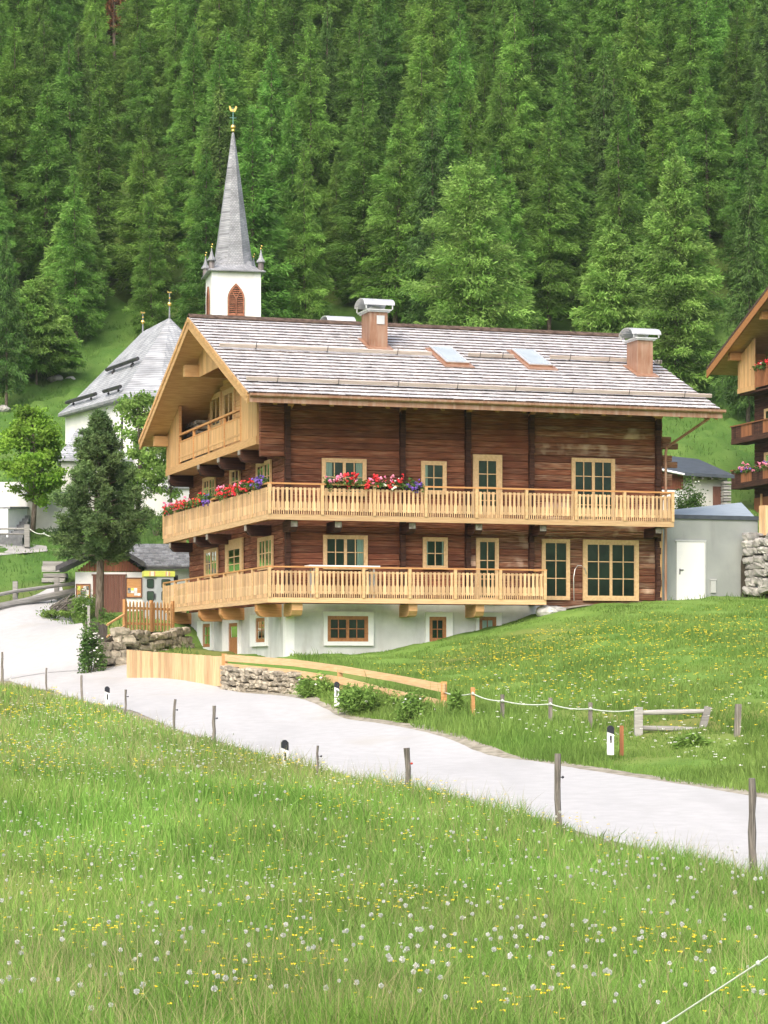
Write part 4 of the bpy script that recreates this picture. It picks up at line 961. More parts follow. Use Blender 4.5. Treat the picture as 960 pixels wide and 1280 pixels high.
# ------------------------------------------------------------------ things on the balconies
def leaf_cards(C, n, spread, ln, wd, rg, flat=0.5):
    """n leaf-shaped quads scattered round centres C (k,3) with per-axis spread"""
    c = C[rg.integers(0, len(C), n)] + rg.normal(0, 1, (n, 3)) * spread
    d = rg.normal(0, 1, (n, 3)); d[:, 2] = d[:, 2] * .7; d /= np.linalg.norm(d, axis=1)[:, None]
    s = np.cross(d, rg.normal(0, 1, (n, 3))); s /= np.linalg.norm(s, axis=1)[:, None] + 1e-9
    l = (ln * rg.uniform(.6, 1.3, n))[:, None]; w_ = (wd * rg.uniform(.6, 1.3, n))[:, None]
    v = np.stack([c - d * l / 2, c + s * w_ / 2 - d * l * .05, c + d * l / 2, c - s * w_ / 2 - d * l * .05], 1)
    return v.reshape(-1, 3), np.arange(n * 4).reshape(n, 4)
def flower_box(side, a0, a1, zr, colours, label, seed, out=.06, frame=HF, root_uv=(0, 0)):
    rg = np.random.default_rng(seed); L = a1 - a0
    p0 = side(a0, out, zr - .25)
    t = thing('flower_box', label, 'flower box', None, frame=(frame, p0[0], p0[1], p0[2]), group='balcony flower boxes with geraniums')
    M = MB(); M.xf = side
    n = max(1, round(L / 1.0))
    for k in range(n): M.box(a0 + L * k / n + .01, a0 + L * (k + 1) / n - .01, -.24, -.06, zr - .2, zr - .02)
    M.build('box', 'dark_log', t)
    C = np.array([side(a0 + L * x, out + rg.uniform(-.2, .06), zr + rg.uniform(-.05, .14)) for x in np.linspace(0, 1, int(L * 9))])
    v, q = leaf_cards(C, int(L * 260), (.06, .06, .06), .085, .075, rg); np_mesh('foliage', v, q, rg.random(len(q)), 'bush_leaf', t)
    for e0, e1, m, dens, zo in colours:
        M = MB(); k = int((e1 - e0) * L * dens)
        for _ in range(k):
            c = side(a0 + L * rg.uniform(e0, e1), out + rg.uniform(-.2, .1), zr + zo + rg.normal(.1, .09)); r = rg.uniform(.035, .085)
            for _2 in range(5): M.ball((c[0] + rg.normal(0, r * .55), c[1] + rg.normal(0, r * .55), c[2] + rg.normal(0, r * .45)), r * rg.uniform(.4, .65), 1, jit=.25)
        M.build('blossom', m, t)
FRN = lambda a, o, z: (a, -HBK - o, z); GBN = lambda a, o, z: (-HA - o, a, z)
mixc_ = ((0, .16, 'petal_pink', 16, .07), (.1, .82, 'petal_red', 17, 0), (.3, .75, 'petal_pink', 9, .02), (.6, .76, 'petal_white', 9, .02), (.82, 1, 'petal_violet', 34, -.07))
flower_box(FRN, ux(407, -HBK), ux(526, -HBK), 6.0, mixc_, 'long box of red, pink and violet flowers hung on the front upper balcony', 21)
flower_box(GBN, vx(330, -HA), vx(271, -HA), 6.0, ((0, .17, 'petal_violet', 24, -.02), (.15, 1, 'petal_red', 13, 0), (.3, 1, 'petal_pink', 10, 0)), 'box of red and pink geraniums on the gable balcony nearest the house corner', 22)
flower_box(GBN, vx(264, -HA), vx(207, -HA), 6.0, ((0, .14, 'petal_violet', 26, -.12), (.12, 1, 'petal_red', 11, 0), (.4, 1, 'petal_pink', 6, 0)), 'box of red geraniums with a violet tuft at the far end of the gable balcony', 23)
u0, u1 = ux(388, -HBK), ux(477, -HBK)
t = thing('garden_table', 'long white-topped table standing on the lower balcony', 'table', None, frame=(HF, (u0 + u1) / 2, -.7, 2.28))
M = MB(); M.box(u0, u1, -1.0, -.42, 3.30, 3.36); M.build('tabletop', 'white_plastic', t)
for x in (u0 + .2, u1 - .2):
    for y in (-.92, -.5): M = MB(); M.box(x - .03, x + .03, y - .03, y + .03, 2.28, 3.30); M.build('leg', 'zinc', t)
vb = np.linspace(vx(246, -.3), vx(229, -.3), 9)
M = MB()
for r in range(10):
    for v in vb: M.tube([(-.3, v + (r % 2) * .12, ZL + .1 + r * .19), (.24, v + (r % 2) * .12, ZL + .1 + r * .19)], rnd.uniform(.075, .1), 7)
o = M.build('firewood', ['log_end'], None); o.location = HF.w(0, 0, 0); o.rotation_euler = (0, 0, TH); tag(o, 'stacked firewood in the loggia behind its railing', 'firewood')
p = [HF.w(ux(x, -.35), -.35, zf(y, x, -.35)) for x, y in ((717.5, 751), (717, 722), (718.5, 712), (722, 707), (727, 707), (731, 711), (733, 718))]
o_ = p[0].copy(); M = MB(); M.tube([q_ - o_ for q_ in p], .018, 6); o = M.build('garden_shower', 'zinc', smooth=True); o.location = o_; tag(o, 'thin curved metal pipe standing between the two glazed patio doors', 'pipe')
# ------------------------------------------------------------------ grey annex beside the house
VA_ = .35
ua0, ua1 = HF.u(827, VA_), HF.u(947.5, VA_); zt = HF.z(648, ua0, VA_)
an = thing('garage_annex', 'grey rendered flat-fronted annex with a white door right of the farmhouse', 'annex', None, frame=(HF, (ua0 + ua1) / 2, VA_, 1.6))
M = MB(); M.box(ua0, ua1, VA_, VA_ + 5, 1.0, zt); M.build('wall', 'grey_render', an)
M = MB(); M.box(ua0 - .03, ua1 + .05, VA_ - .06, VA_ + .1, zt, zt + .14); M.box(ua0 - .03, ua0 + .1, VA_ + .1, VA_ + 1.2, zt, zt + .14); M.build('roof_edge', 'dark_sheet', an)
M = MB(); M.add([(ua0 + .1, VA_ + .1, zt + .02), (ua1 + .05, VA_ + .1, zt + .02), (ua1 + 1.8, VA_ + 5, zt + 1.0), (ua0 + 1.6, VA_ + 5, zt + .55), (ua0 + .1, VA_ + .1, zt - .1), (ua1 + .05, VA_ + .1, zt - .1), (ua1 + 1.8, VA_ + 5, zt + .6), (ua0 + 1.6, VA_ + 5, zt + .2)],
             [(0, 1, 2, 3), (4, 7, 6, 5), (0, 4, 5, 1), (1, 5, 6, 2), (2, 6, 7, 3), (3, 7, 4, 0)]); M.build('roof', 'blue_sheet', an)
M = MB(); x0, x1 = HF.u(845.5, VA_), HF.u(880.5, VA_); z0, z1 = HF.z(751, x0, VA_), HF.z(677, x0, VA_)
M.box(x0, x1, VA_ - .03, VA_ - .002, z0, z1); d = M.build('door', 'white_plastic', an)
M = MB(); M.box(x0 + .1, x0 + .13, VA_ - .045, VA_ - .031, z0 + .92, z0 + 1.12); M.box(x0 + .1, x0 + .24, VA_ - .07, VA_ - .046, z0 + 1.06, z0 + 1.09); M.build('handle', 'black_plastic', d)
M = MB(); M.box(x0 - .05, x1 + .05, VA_ - .05, VA_ - .002, z1 + .003, z1 + .06); M.box(x1 + .003, x1 + .05, VA_ - .04, VA_ - .002, z0, z1 + .002); M.build('door_frame', 'zinc', an)
M = MB(); x = HF.u(891, VA_); M.box(x - .1, x + .1, VA_ - .05, VA_ - .002, HF.z(741, x, VA_), HF.z(726, x, VA_)); M.box(x - .12, x + .12, VA_ - .06, VA_ - .003, HF.z(725.5, x, VA_), HF.z(724, x, VA_)); M.build('vent', 'zinc', an)

# ------------------------------------------------------------------ small barn behind the annex
b = at(860, 640, 106); BF = Frame((at(856, 640, 106).x, 106), .22)
sh = thing('barn', 'small barn with a dark roof half hidden behind the grey annex', 'barn', None, frame=(BF, 1, 0, b.z - .3))
zz = lambda py, u, v: BF.z(py, u, v)
u0, u1 = BF.u(826, 0), BF.u(909, 0); um = BF.u(853, 0); zb, ze = b.z - .6, BF.z(592, 1, 0)
M = MB(); M.box(um, u1, 0, 5, zb, ze + .05); M.build('wall', 'old_plaster', sh)
M = MB(); M.box(u0, um - .002, -.12, 5, BF.z(612, 0, 0), ze + .1); M.build('board_wall', 'red_board', sh)
M = MB(); M.box(u0, um - .002, -.1, 5, zb, BF.z(613, 0, 0)); M.build('plinth_wall', 'white_paint', sh)
M = MB(); yv = 3.2; zr_ = BF.z(570, 1, yv)
M.add([(u0 + .9, -.6, ze - .02), (u1 + .12, -.6, ze - .1), (u1 - .2, yv, zr_ - .12), (u0 + 1.4, yv, zr_), (u0 + .9, -.6, ze - .16), (u1 + .12, -.6, ze - .24), (u1 - .2, yv, zr_ - .3), (u0 + 1.4, yv, zr_ - .14)],
      [(0, 1, 2, 3), (4, 7, 6, 5), (0, 4, 5, 1), (1, 5, 6, 2), (2, 6, 7, 3), (3, 7, 4, 0)])
M.add([(u0 - .9, -.1, ze + .35), (u0 + .9, -.6, ze - .02), (u0 + 1.4, yv, zr_), (u0 - .9, -.1, ze + .2), (u0 + .9, -.6, ze - .17), (u0 + 1.4, yv, zr_ - .14)], [(0, 1, 2), (3, 5, 4), (0, 3, 4, 1), (1, 4, 5, 2), (2, 5, 3, 0)])
M.add([(u0 + 1.4, yv, zr_), (u1 - .2, yv, zr_ - .12), (u1 + .12, yv + 3.6, ze - .1), (u0 + .9, yv + 3.6, ze)], [(0, 1, 2, 3)]); M.build('roof', 'dark_sheet', sh)
M = MB(); M.tube([(u0 - .95, -.2, ze + .28), (u0 + .85, -.72, ze - .12)], .06, 7); M.build('gutter', 'zinc', sh)
M = MB()
for k in range(4): M.box(um + .3 + k * .45, um + .38 + k * .45, -.5, .1, ze - .28, ze - .18)
M.build('rafter', 'silver_wood', sh)
M = MB(); x0, x1 = BF.u(891, 0), BF.u(901, 0); M.box(x0, x1, -.06, -.002, zb, BF.z(608, x0, 0)); M.build('door', 'brown_door', sh)
M = MB()
for k in range(10): M.box(BF.u(902, -.3), BF.u(911, -.3), -.6, -.2, zz(638, 2, -.3) + k * .13, zz(638, 2, -.3) + k * .13 + .07 + .03 * (k % 2))
o = M.build('board_pile', 'silver_wood'); o.location = BF.w(0, 0, 0); o.rotation_euler = (0, 0, BF.th); tag(o, 'grey boards stacked by the barn door behind the annex', 'boards')

# ------------------------------------------------------------------ chalet at the right edge, its gable seen very obliquely
CK = at(943, 640, 124); CFm = Frame((CK.x + 13.5 * .3016, CK.y - 13.5 * .9534), TH); W_ = 13.5
cz = lambda py, v, u=0.0: CFm.z(py, u, v)
ch = thing('chalet', 'dark timber chalet cut off by the right edge, with two balconies and flowers', 'chalet', None, frame=(CFm, 2, 6, 7))
ca = .9; zb = 6.5; ze = cz(463, 15.4, -1.6) - .0; zr_ = ze + 3.9; ridge = 6.75
def crp(v, h=0): return (ze + (v + 1.9) * (zr_ - ze) / (ridge + 1.9) if v < ridge else ze + (15.4 - v) * (zr_ - ze) / (15.4 - ridge)) + h
zl = cz(492, 13.4, -ca)
M = MB(); log_run(M, GABLE(0), 0, W_, cz(622, 13, 0), zl + .3, [4.5, 9]); M.build('log_wall', 'dark_log', ch)
M = MB(); M.box(.23, 11, .02, W_ - .02, zb, ze + .2); M.build('inner_wall', 'dark_log', ch)
M = MB(); M.box(-.02, .22, 0, W_, zb, cz(622, 13, 0)); M.build('lower_wall', 'orange_board', ch)
M = MB()
for v in np.arange(.5, W_, 1.1): M.box(-.08, -.021, v - .08, v + .08, zb, cz(618, 13, 0))
M.build('lower_batten', 'new_larch', ch)
# loggia panels and recess
def cpanel(v0, v1):
    M = MB(); n = int((v1 - v0) / .2); st = (v1 - v0) / n
    for k in range(n): M.box(-ca, -ca + .06, v0 + st * k + .004, v0 + st * (k + 1) - .004, zl, crp(v0 + st * (k + .5), -.42))
    M.box(-ca - .03, -ca - .001, v0, v1, zl, zl + .25); M.build('loggia_panel', 'new_larch_upright', ch)
vl = CFm.v(943, -ca); cpanel(vl, W_ + .1); cpanel(-.1, W_ - vl)
M = MB(); M.box(-ca + .061, .6, 0, W_, zl - .1, zl + .0); M.build('loggia_floor', 'dark_log', ch)
M = MB(); M.box(.6, .7, .02, W_ - .02, zl, ze + .4); M.add([(.6, .02, ze + .4), (.6, W_ - .02, ze + .4), (.6, ridge, zr_ - .5), (.7, .02, ze + .4), (.7, W_ - .02, ze + .4), (.7, ridge, zr_ - .5)], [(0, 2, 1), (3, 4, 5), (0, 1, 4, 3), (1, 2, 5, 4), (2, 0, 3, 5)]); M.build('loggia_back_wall', 'grey_wood', ch)
M = MB()
for v in np.arange(W_ - vl + .1, vl, .16): M.box(-ca + .01, -ca + .03, v + .02, v + .13, zl + .1, zl + 1.0)
M.box(-ca - .02, -ca + .06, W_ - vl, vl, zl + 1.0, zl + 1.07); M.build('loggia_railing', 'orange_board', ch)
# roof
for sgn in (0, 1):
    va, vb = (-1.9, ridge) if sgn == 0 else (15.4, ridge)
    def slab(h0, h1, u0, u1, m, nm, inset=0):
        M = MB(); M.add([(u, v, crp(v, h)) for h in (h0, h1) for v in (va, vb) for u in (u0, u1)], [(0, 1, 3, 2), (4, 6, 7, 5), (0, 4, 5, 1), (0, 2, 6, 4), (1, 5, 7, 3), (2, 3, 7, 6)]); return M.build(nm, m, ch)
    slab(-.22, -.0, -1.75, 12, 'new_larch', 'roof_boarding'); slab(.002, .14, -1.85, 12.1, 'shake_butt', 'roof'); slab(-.42, -.02, -1.84, -1.76, 'window_brown', 'verge_board')
for v in (W_ - .1, 9.8, 3.6): M = MB(); M.box(-1.5, .5, v - .16, v + .16, crp(v, -.62), crp(v, -.23)); M.build('purlin', 'amber_larch', ch)
# two dark balconies
for top, bot, fl in ((533, 556, 0), (588, 612, 1)):
    zt, zb_ = cz(top, 14.4, -ca), cz(bot, 14.4, -ca)
    M = MB(); M.box(-ca, 0, -.6, 14.4, zb_, zb_ + .28); bal = M.build('balcony', 'dark_log', ch)
    M = MB(); M.box(-ca - .06, -ca + .08, -.6, 14.4, zt - .06, zt); M.box(-ca, -.0, 14.35, 14.44, zt - .06, zt); M.build('handrail', 'orange_board', bal)
    M = MB(); v = -.6; k = 0
    while v < 14.35:
        n = .14; M.box(-ca + .0, -ca + .03, v + .008, v + n - .008, zb_ + .281, zt - .061, None, 1 if (k // 9) % 2 else 0); v += n; k += 1
    for k in range(6): M.box(-ca + .05 + k * .14, -ca + .17 + k * .14, 14.36, 14.39, zb_ + .281, zt - .061, None, 0)
    M.build('baluster_panel', ['orange_board', 'dark_log'], bal)
for px0, z_, lab, sd, c_ in ((922, cz(588, 12, -ca), 'pink and violet flowers along the lower balcony of the right-hand chalet', 31, (('petal_pink', .7), ('petal_violet', .3))),
                            (945, zl + 1.05, 'red flowers in the gable loggia of the right-hand chalet', 32, (('petal_red', .8), ('petal_white', .2)))):
    va = CFm.v(px0, -ca); 
    flower_box(lambda a, o, z: (-ca - o, a, z), va - 5, va, z_, tuple((0, 1, m, 13 * w_, .1) for m, w_ in c_), lab, sd, frame=CFm)
for vv, zz_ in ((CFm.v(957, 0), cz(533, 11, 0)), (CFm.v(957, 0), cz(588, 11, 0))):
    window(GABLE(-.03), vv - 1.1, vv, zz_ - .5, zz_ + 1.0, 2, 1, 2, parent=ch)

# ------------------------------------------------------------------ church: tower, nave, sacristy, churchyard wall
TD = 136; tk = at(265, 620, TD); TF = Frame((tk.x, TD), .197); S = 2.80
tz = lambda py: (HOR - py) / FPX * TD
tw = thing('church_tower', 'white church tower with a slender grey slate spire and gilded rooster', 'church tower', None, frame=(TF, S / 2, S / 2, 8.6))
ZT = tz(338.5)
M = MB(); M.box(0, S, 0, S, 7.5, ZT); M.build('wall', 'church_plaster', tw)
M = MB()
for (x, y) in ((0, 0), (S - .34, 0)): M.box(x - .015, x + .355, -.015, -.001, 7.5, ZT - .002)
M.box(-.015, -.001, -.001, .36, 7.5, ZT - .002); M.box(-.015, -.001, S - .36, S, 7.5, ZT - .002); M.build('corner_band', 'white_paint', tw)
def arch(c, w_, z0, z1): 
    zs = z0 + (z1 - z0) * .55; P = [(c - w_, z0), (c + w_, z0), (c + w_, zs)]
    for k in range(1, 6): t = k / 6; P.append((c + w_ * (1 - t ** 1.6), zs + (z1 - zs) * t ** .85))
    P.append((c, z1))
    for k in range(5, 0, -1): t = k / 6; P.append((c - w_ * (1 - t ** 1.6), zs + (z1 - zs) * t ** .85))
    P.append((c - w_, zs)); return P
ax = TF.u(295, 0)
for side, c, w_ in ((lambda p, q, s: (p, -s, q), ax, .47), (lambda p, q, s: (-s, p, q), S / 2, .47)):
    M = MB(); M.prism(arch(c, w_ + .02, tz(394), tz(353)), side, .003, .02); wnd = M.build('belfry_window', 'painted_interior_shade', tw)
    M = MB()
    for k in range(15):
        z = tz(392) + k * (tz(356) - tz(392)) / 15; f = 1 if k < 8 else max(.1, 1 - ((k - 7) / 8) ** 1.6); hw = w_ * f - .03
        if hw > .06: M.add([side(a, z + dz, s) for a in (c - hw, c + hw) for dz, s in ((0, .09), (.075, .03), (.0, .06), (.06, .022))], [(0, 4, 5, 1), (2, 3, 7, 6), (0, 2, 6, 4), (1, 5, 7, 3), (0, 1, 3, 2), (4, 6, 7, 5)])
    M.build('louvres', 'louvre', wnd)
    M = MB(); Pm = arch(c, w_, tz(393.5), tz(353.5)); Pi = arch(c, w_ - .07, tz(392), tz(356.5)); n = len(Pm)
    M.add([side(*p, .1) for p in Pm] + [side(*p, .1) for p in Pi] + [side(*p, .021) for p in Pm] + [side(*p, .021) for p in Pi], [(i, (i + 1) % n, n + (i + 1) % n, n + i) for i in range(n)] + [(i, 2 * n + i, 2 * n + (i + 1) % n, (i + 1) % n) for i in range(n)] + [(n + i, n + (i + 1) % n, 3 * n + (i + 1) % n, 3 * n + i) for i in range(n)])
    M.box(0, .01, 0, .01, 0, .01) if False else None
    M.build('window_frame', 'louvre', wnd)
    M = MB(); M.xf = lambda a, b, cc: side(a, cc, b); M.box(c - .04, c + .04, .092, .115, tz(393), tz(372)); 
    for sg in (-1, 1): M.add([(c - .03, .095, tz(373)), (c + .03, .095, tz(373)), (c + sg * w_ * .62 + .03, .095, tz(360.5)), (c + sg * w_ * .62 - .03, .095, tz(360.5))], [(0, 1, 2, 3)])
    M.box(c - w_ - .03, c + w_ + .03, .02, .14, tz(395.5), tz(393.6)); M.build('mullion', 'louvre', wnd)
# spire: square skirt flaring out of an octagon
M = MB(); cxx = S / 2
def ring(z, r, sq):
    out = []
    for k in range(16):
        a = 2 * math.pi * k / 16 + math.pi / 8 * 0; c_, s_ = math.cos(a), math.sin(a)
        ro = r / max(math.cos(((a + math.pi / 8) % (math.pi / 4)) - math.pi / 8), .5); rs = r / max(abs(c_), abs(s_))
        rr = ro * (1 - sq) + rs * sq; out.append((cxx + c_ * rr, cxx + s_ * rr, z))
    return out
L_ = [(338.8, 1.66, 1), (337.5, 1.66, 1), (333, 1.36, .8), (329, 1.16, .5), (322, 1.07, .15), (310, .98, 0), (280, .795, 0), (240, .555, 0), (200, .32, 0), (170, .14, 0), (156, .05, 0)]
vs = []; fs = []
for py, r, sq in L_: vs += ring(tz(py), r, sq)
for i in range(len(L_) - 1): fs += [(i * 16 + k, i * 16 + (k + 1) % 16, (i + 1) * 16 + (k + 1) % 16, (i + 1) * 16 + k) for k in range(16)]
fs += [tuple(range(15, -1, -1)), tuple(range((len(L_) - 1) * 16, len(L_) * 16))]; M.add(vs, fs); M.build('spire', 'spire_slate', tw)
fin = MB(); fin.tube([(cxx, cxx, tz(157)), (cxx, cxx, tz(126))], .03, 6); fo = fin.build('finial_rod', 'green_copper', tw)
M = MB(); M.ball((cxx, cxx, tz(151)), .17, 2); M.tube([(cxx, cxx, tz(157)), (cxx, cxx, tz(154))], [.1, .12], 10); M.build('ball', 'gold', fo, smooth=True)
zc = tz(131); M = MB(); fnr = lambda p, q, s: (cxx + p, cxx + s, zc + q)
M.prism([(-.14, 0), (.1, -.03), (.17, .06), (.2, .2), (.26, .22), (.21, .27), (.2, .32), (.12, .3), (.1, .2), (.02, .12), (-.1, .16), (-.16, .3), (-.24, .32), (-.22, .2), (-.2, .08)], fnr, -.02, .02); M.build('rooster', 'gold', fo)
M = MB(); M.tube([(cxx - .2, cxx, tz(139)), (cxx + .2, cxx, tz(139))], .02, 5); M.build('cross_bar', 'green_copper', fo)
for x, y in ((-.02, .0), (S + .02, .0), (-.02, S), (S, S)):
    M = MB(); zb = tz(336); M.tube([(x, y, zb - .1), (x, y, zb + .55)], [.17, .17], 8); pn = M.build('pinnacle', 'pinnacle_metal', tw)
    M = MB(); M.tube([(x, y, zb + .45), (x, y, zb + .52), (x, y, zb + .7), (x, y, zb + 1.05), (x, y, zb + 1.2)], [.26, .25, .13, .04, .015], 8); M.build('pinnacle_roof', 'slate_grey', pn)
    M = MB(); M.ball((x, y, zb + 1.25), .065, 1); M.ball((x + .05, y, zb + 1.4), .05, 1, sq=(1.3, .5, .8)); M.build('ball', 'gold', pn, smooth=True)

ka = at(150, 497, 118); NA = math.atan2(.89, -.46)                       # nave axis runs away to the left
NF = Frame((ka.x, ka.y), NA - math.pi / 2)                               # u across (to the right), v along the nave
nz = ka.z; NWD, NLN = 7.4, 8.5
na = thing('church_nave', 'white church nave with a steep grey slate roof left of the farmhouse', 'church', None, frame=(NF, 3.5, 4, 7.6))
ap = [(0, 0), (1.5, -1.3), (NWD - 1.5, -1.3), (NWD, 0), (NWD, NLN), (0, NLN)]
M = MB(); M.prism([(x * .92 + .28, y + .25) for x, y in ap], lambda p, q, s: (p, q, s), 6.5, nz + .25); M.build('wall', 'church_plaster', na)
rz_ = nz + 4.55; R0, R1 = (NWD / 2, 2.6), (NWD / 2, NLN - 2.2)
M = MB(); E = [(x, y, nz) for x, y in [(-.15, -.1), (1.45, -1.5), (NWD - 1.45, -1.5), (NWD + .15, -.1), (NWD + .15, NLN + .2), (-.15, NLN + .2)]]
Em = [(x + (NWD / 2 - x) * .16, y + ((2.6 if y < 4 else NLN - 2.2) - y) * .16, nz + .58) for x, y, z in E]      # a flatter foot
vs = E + Em + [(*R0, rz_), (*R1, rz_ - .25)]; fs = [(i, (i + 1) % 6, 6 + (i + 1) % 6, 6 + i) for i in range(6)] + [(6, 7, 12), (7, 8, 12), (8, 9, 12), (9, 10, 13, 12), (10, 11, 13), (11, 6, 12, 13)]
M.add(vs, fs); M.build('roof', 'church_slate', na)
M = MB(); M.add([(x, y, z) for x, y, z in E] + [(x, y, z - .14) for x, y, z in E], [(i, 6 + i, 6 + (i + 1) % 6, (i + 1) % 6) for i in range(6)] + [tuple(range(6, 12))]); M.build('eave_board', 'slate_grey', na)
def on_roof(f, g): # f along eave 0..1 , g up 0..1 on the long visible slope
    a = Vector(E[0]).lerp(Vector(E[5]), f); b_ = Vector((*R0, rz_)).lerp(Vector((*R1, rz_ - .25)), f); return a.lerp(b_, g)
for f0, f1, g in ((.02, .7, .45), (-.0, .28, .10), (.42, .95, .10)):
    a, b_ = on_roof(f0, g), on_roof(f1, g); a = a + Vector((-.15, 0, .12)); b_ = b_ + Vector((-.15, 0, .12))
    M = MB(); M.tube([a, b_], .1, 6); 
    for k in (.2, .8): p = a.lerp(b_, k); M.tube([p + Vector((.1, 0, -.1)), p + Vector((-.05, 0, -.3)) if g > .3 else p + Vector((.05, 0, -.2))], .06, 5)
    M.build('snow_guard', 'iron', na)
for (x, y), zz_, h in ((R0, rz_, 1.25), (R1, rz_ - .3, 1.0)):
    M = MB(); M.tube([(x, y, zz_ - .1), (x, y, zz_ + h)], [.05, .02], 6); fo = M.build('finial_rod', 'slate_grey', na)
    M = MB(); M.ball((x, y, zz_ + h * .55), .12, 2); M.ball((x, y, zz_ + h * .8), .05, 1); M.prism([(-.12, 0), (.14, .02), (.1, .1), (-.02, .06), (-.12, .12)], lambda p, q, s: (x + p, y + s, zz_ + h + q), -.015, .015); M.build('ball', 'gold', fo)
M = MB(); M.tube([(.25, .35, nz - .1), (.22, .3, 8)], .06, 6); M.build('downpipe', 'iron', na)
# sacristy with a lower hipped roof
sk = at(72, 573, 117.5); SF = Frame((sk.x, sk.y), .12); sz = sk.z
sa = thing('sacristy', 'low white church annex with its own slate roof left of the nave', 'sacristy', None, frame=(SF, 2, 1, 7.4))
sw = 3.6
M = MB(); M.box(.18, sw, .2, 3.6, 6.4, sz + .02); M.build('wall', 'old_plaster', sa)
M = MB(); zt_ = sz + 1.72
vs = [(-.05, -.05, sz), (sw + .1, -.05, sz), (sw + .1, 3.9, sz), (-.05, 3.9, sz), (.95, 2.2, zt_), (sw + .1, 2.2, zt_ + .1)]
M.add(vs, [(0, 1, 5, 4), (0, 4, 3), (3, 4, 5, 2), (1, 2, 5)]); M.build('roof', 'church_slate', sa)
M = MB(); M.box(-.05, sw + .1, -.06, .1, sz - .12, sz - .003); M.box(-.05, .1, .101, 3.9, sz - .12, sz - .003); M.build('eave_board', 'slate_grey', sa)
# churchyard wall with dark coping, right part behind the birch and left part with the stairs
def plain_wall(px0, px1, top, bot, d0, d1, m, label, name='churchyard_wall'):
    a, b_ = at(px0, bot, d0), at(px1, bot, d1); A0, B0 = at(px0, top, d0), at(px1, top, d1)
    t = thing(name, label, 'wall', a); L = Vector((b_.x - a.x, b_.y - a.y, 0)); nn = Vector((-L.y, L.x, 0)).normalized() * .4; M = MB()
    P = [Vector((0, 0, -1)), L + Vector((0, 0, b_.z - a.z - 1)), L + Vector((0, 0, B0.z - a.z)), Vector((0, 0, A0.z - a.z))]
    M.add([tuple(p) for p in P] + [tuple(p + nn) for p in P], [(0, 1, 2, 3), (4, 7, 6, 5), (0, 4, 5, 1), (1, 5, 6, 2), (2, 6, 7, 3), (3, 7, 4, 0)]); M.build('wall', m, t)
    o1 = nn.normalized() * -.09; C_ = [P[3] + o1, P[2] + o1, P[2] + nn - o1, P[3] + nn - o1]; M = MB()
    M.add([tuple(p + Vector((0, 0, .003))) for p in C_] + [tuple(p + Vector((0, 0, .1))) for p in C_], [(0, 3, 2, 1), (4, 5, 6, 7), (0, 1, 5, 4), (1, 2, 6, 5), (2, 3, 7, 6), (3, 0, 4, 7)]); M.build('coping', 'slate_grey', t); return t
plain_wall(168, 252, 611, 636, 114.5, 113.5, 'church_plaster', 'white churchyard wall between the dark pine and the farmhouse balcony')
plain_wall(34, 118, 618, 656, 113, 114, 'old_plaster', 'grey stained churchyard wall behind the pale maple trunk')
plain_wall(10, 34, 636, 674, 110.8, 113, 'white_paint', 'white stair wall with dark coping beside the church steps')
st = thing('stairs', 'dark stone church steps at the left edge', 'stairs', at(-14, 676, 110.5))
o_ = st.location; M = MB()
for k in range(9): M.box(-.5, 1.55, k * .32, k * .32 + .5, k * .165 - .5, k * .165 + .165)
M.build('step', 'tile_grey', st)
M = MB(); M.box(-.6, 1.2, 3.5, 3.7, 1.0, 3.0); o = M.build('gate_wall', 'white_paint'); o.location = o_; tag(o, 'white wall closing the top of the church steps', 'wall')
# rail fence by the path
A = at(-20, 664, 109.5); B = at(34, 662, 110.2)
t = thing('path_fence', 'grey rail fence with a thick post beside the church path', 'fence', at(34, 676, 110.2)); o_ = t.location
for y in (661, 667.5): M = MB(); M.tube([at(-20, y, 109.5) - o_, at(33, y - 0, 110.2) - o_], .045, 6); M.build('rail', 'silver_wood', t)
M = MB(); M.box(-.12, .12, -.1, .1, -.3, .75); M.build('post', 'silver_wood', t)
rope('path_string', [at(35, 659, 110.2), at(55, 667, 109.6), at(78, 669, 109)], .02, 'slack pale string hanging from the path fence towards the pine', 'string', sag=.12)

# ------------------------------------------------------------------ little shed with the notice boards, telephone booth
sk = at(94, 771, 101.5); SH = Frame((sk.x, sk.y), .05); W2 = SH.u(179.5, 0); D2 = 3.2
sx = lambda px, v=0: SH.u(px, v)
sz = lambda py, u=0, v=0: SH.z(py, u, v)
shd = thing('shed', 'small white shed with brown door, red boarded gable and grey tiled roof', 'shed', None, frame=(SH, W2 / 2, 0, sk.z))
zb, ze = sk.z - .6, sz(715); za = sz(684)
M = MB(); M.box(0, W2, 0, D2, zb, ze); M.build('wall', 'white_paint', shd)
M = MB(); n = 26; st_ = (W2 + .0) / n
for k in range(n):
    x = st_ * k; f = 1 - abs((x + st_ / 2) / W2 * 2 - 1); zt_ = ze + (za - ze) * f
    M.prism([(x + .004, ze + .05), (x + st_ / 2, ze + .01), (x + st_ - .004, ze + .05), (x + st_ - .004, zt_), (x + .004, zt_)], lambda p, q, s: (p, s, q), -.04, -.003)
M.build('gable_boarding', 'red_board', shd)
M = MB(); x0, x1 = sx(116), sx(157); z1 = sz(719.5); n = 12
for k in range(n): M.box(x0 + (x1 - x0) * k / n + .003, x0 + (x1 - x0) * (k + 1) / n - .003, -.05, -.003, zb, z1)
M.box(x0 - .05, x1 + .05, -.06, -.002, z1 + .002, z1 + .06); M.build('door', 'brown_door', shd)
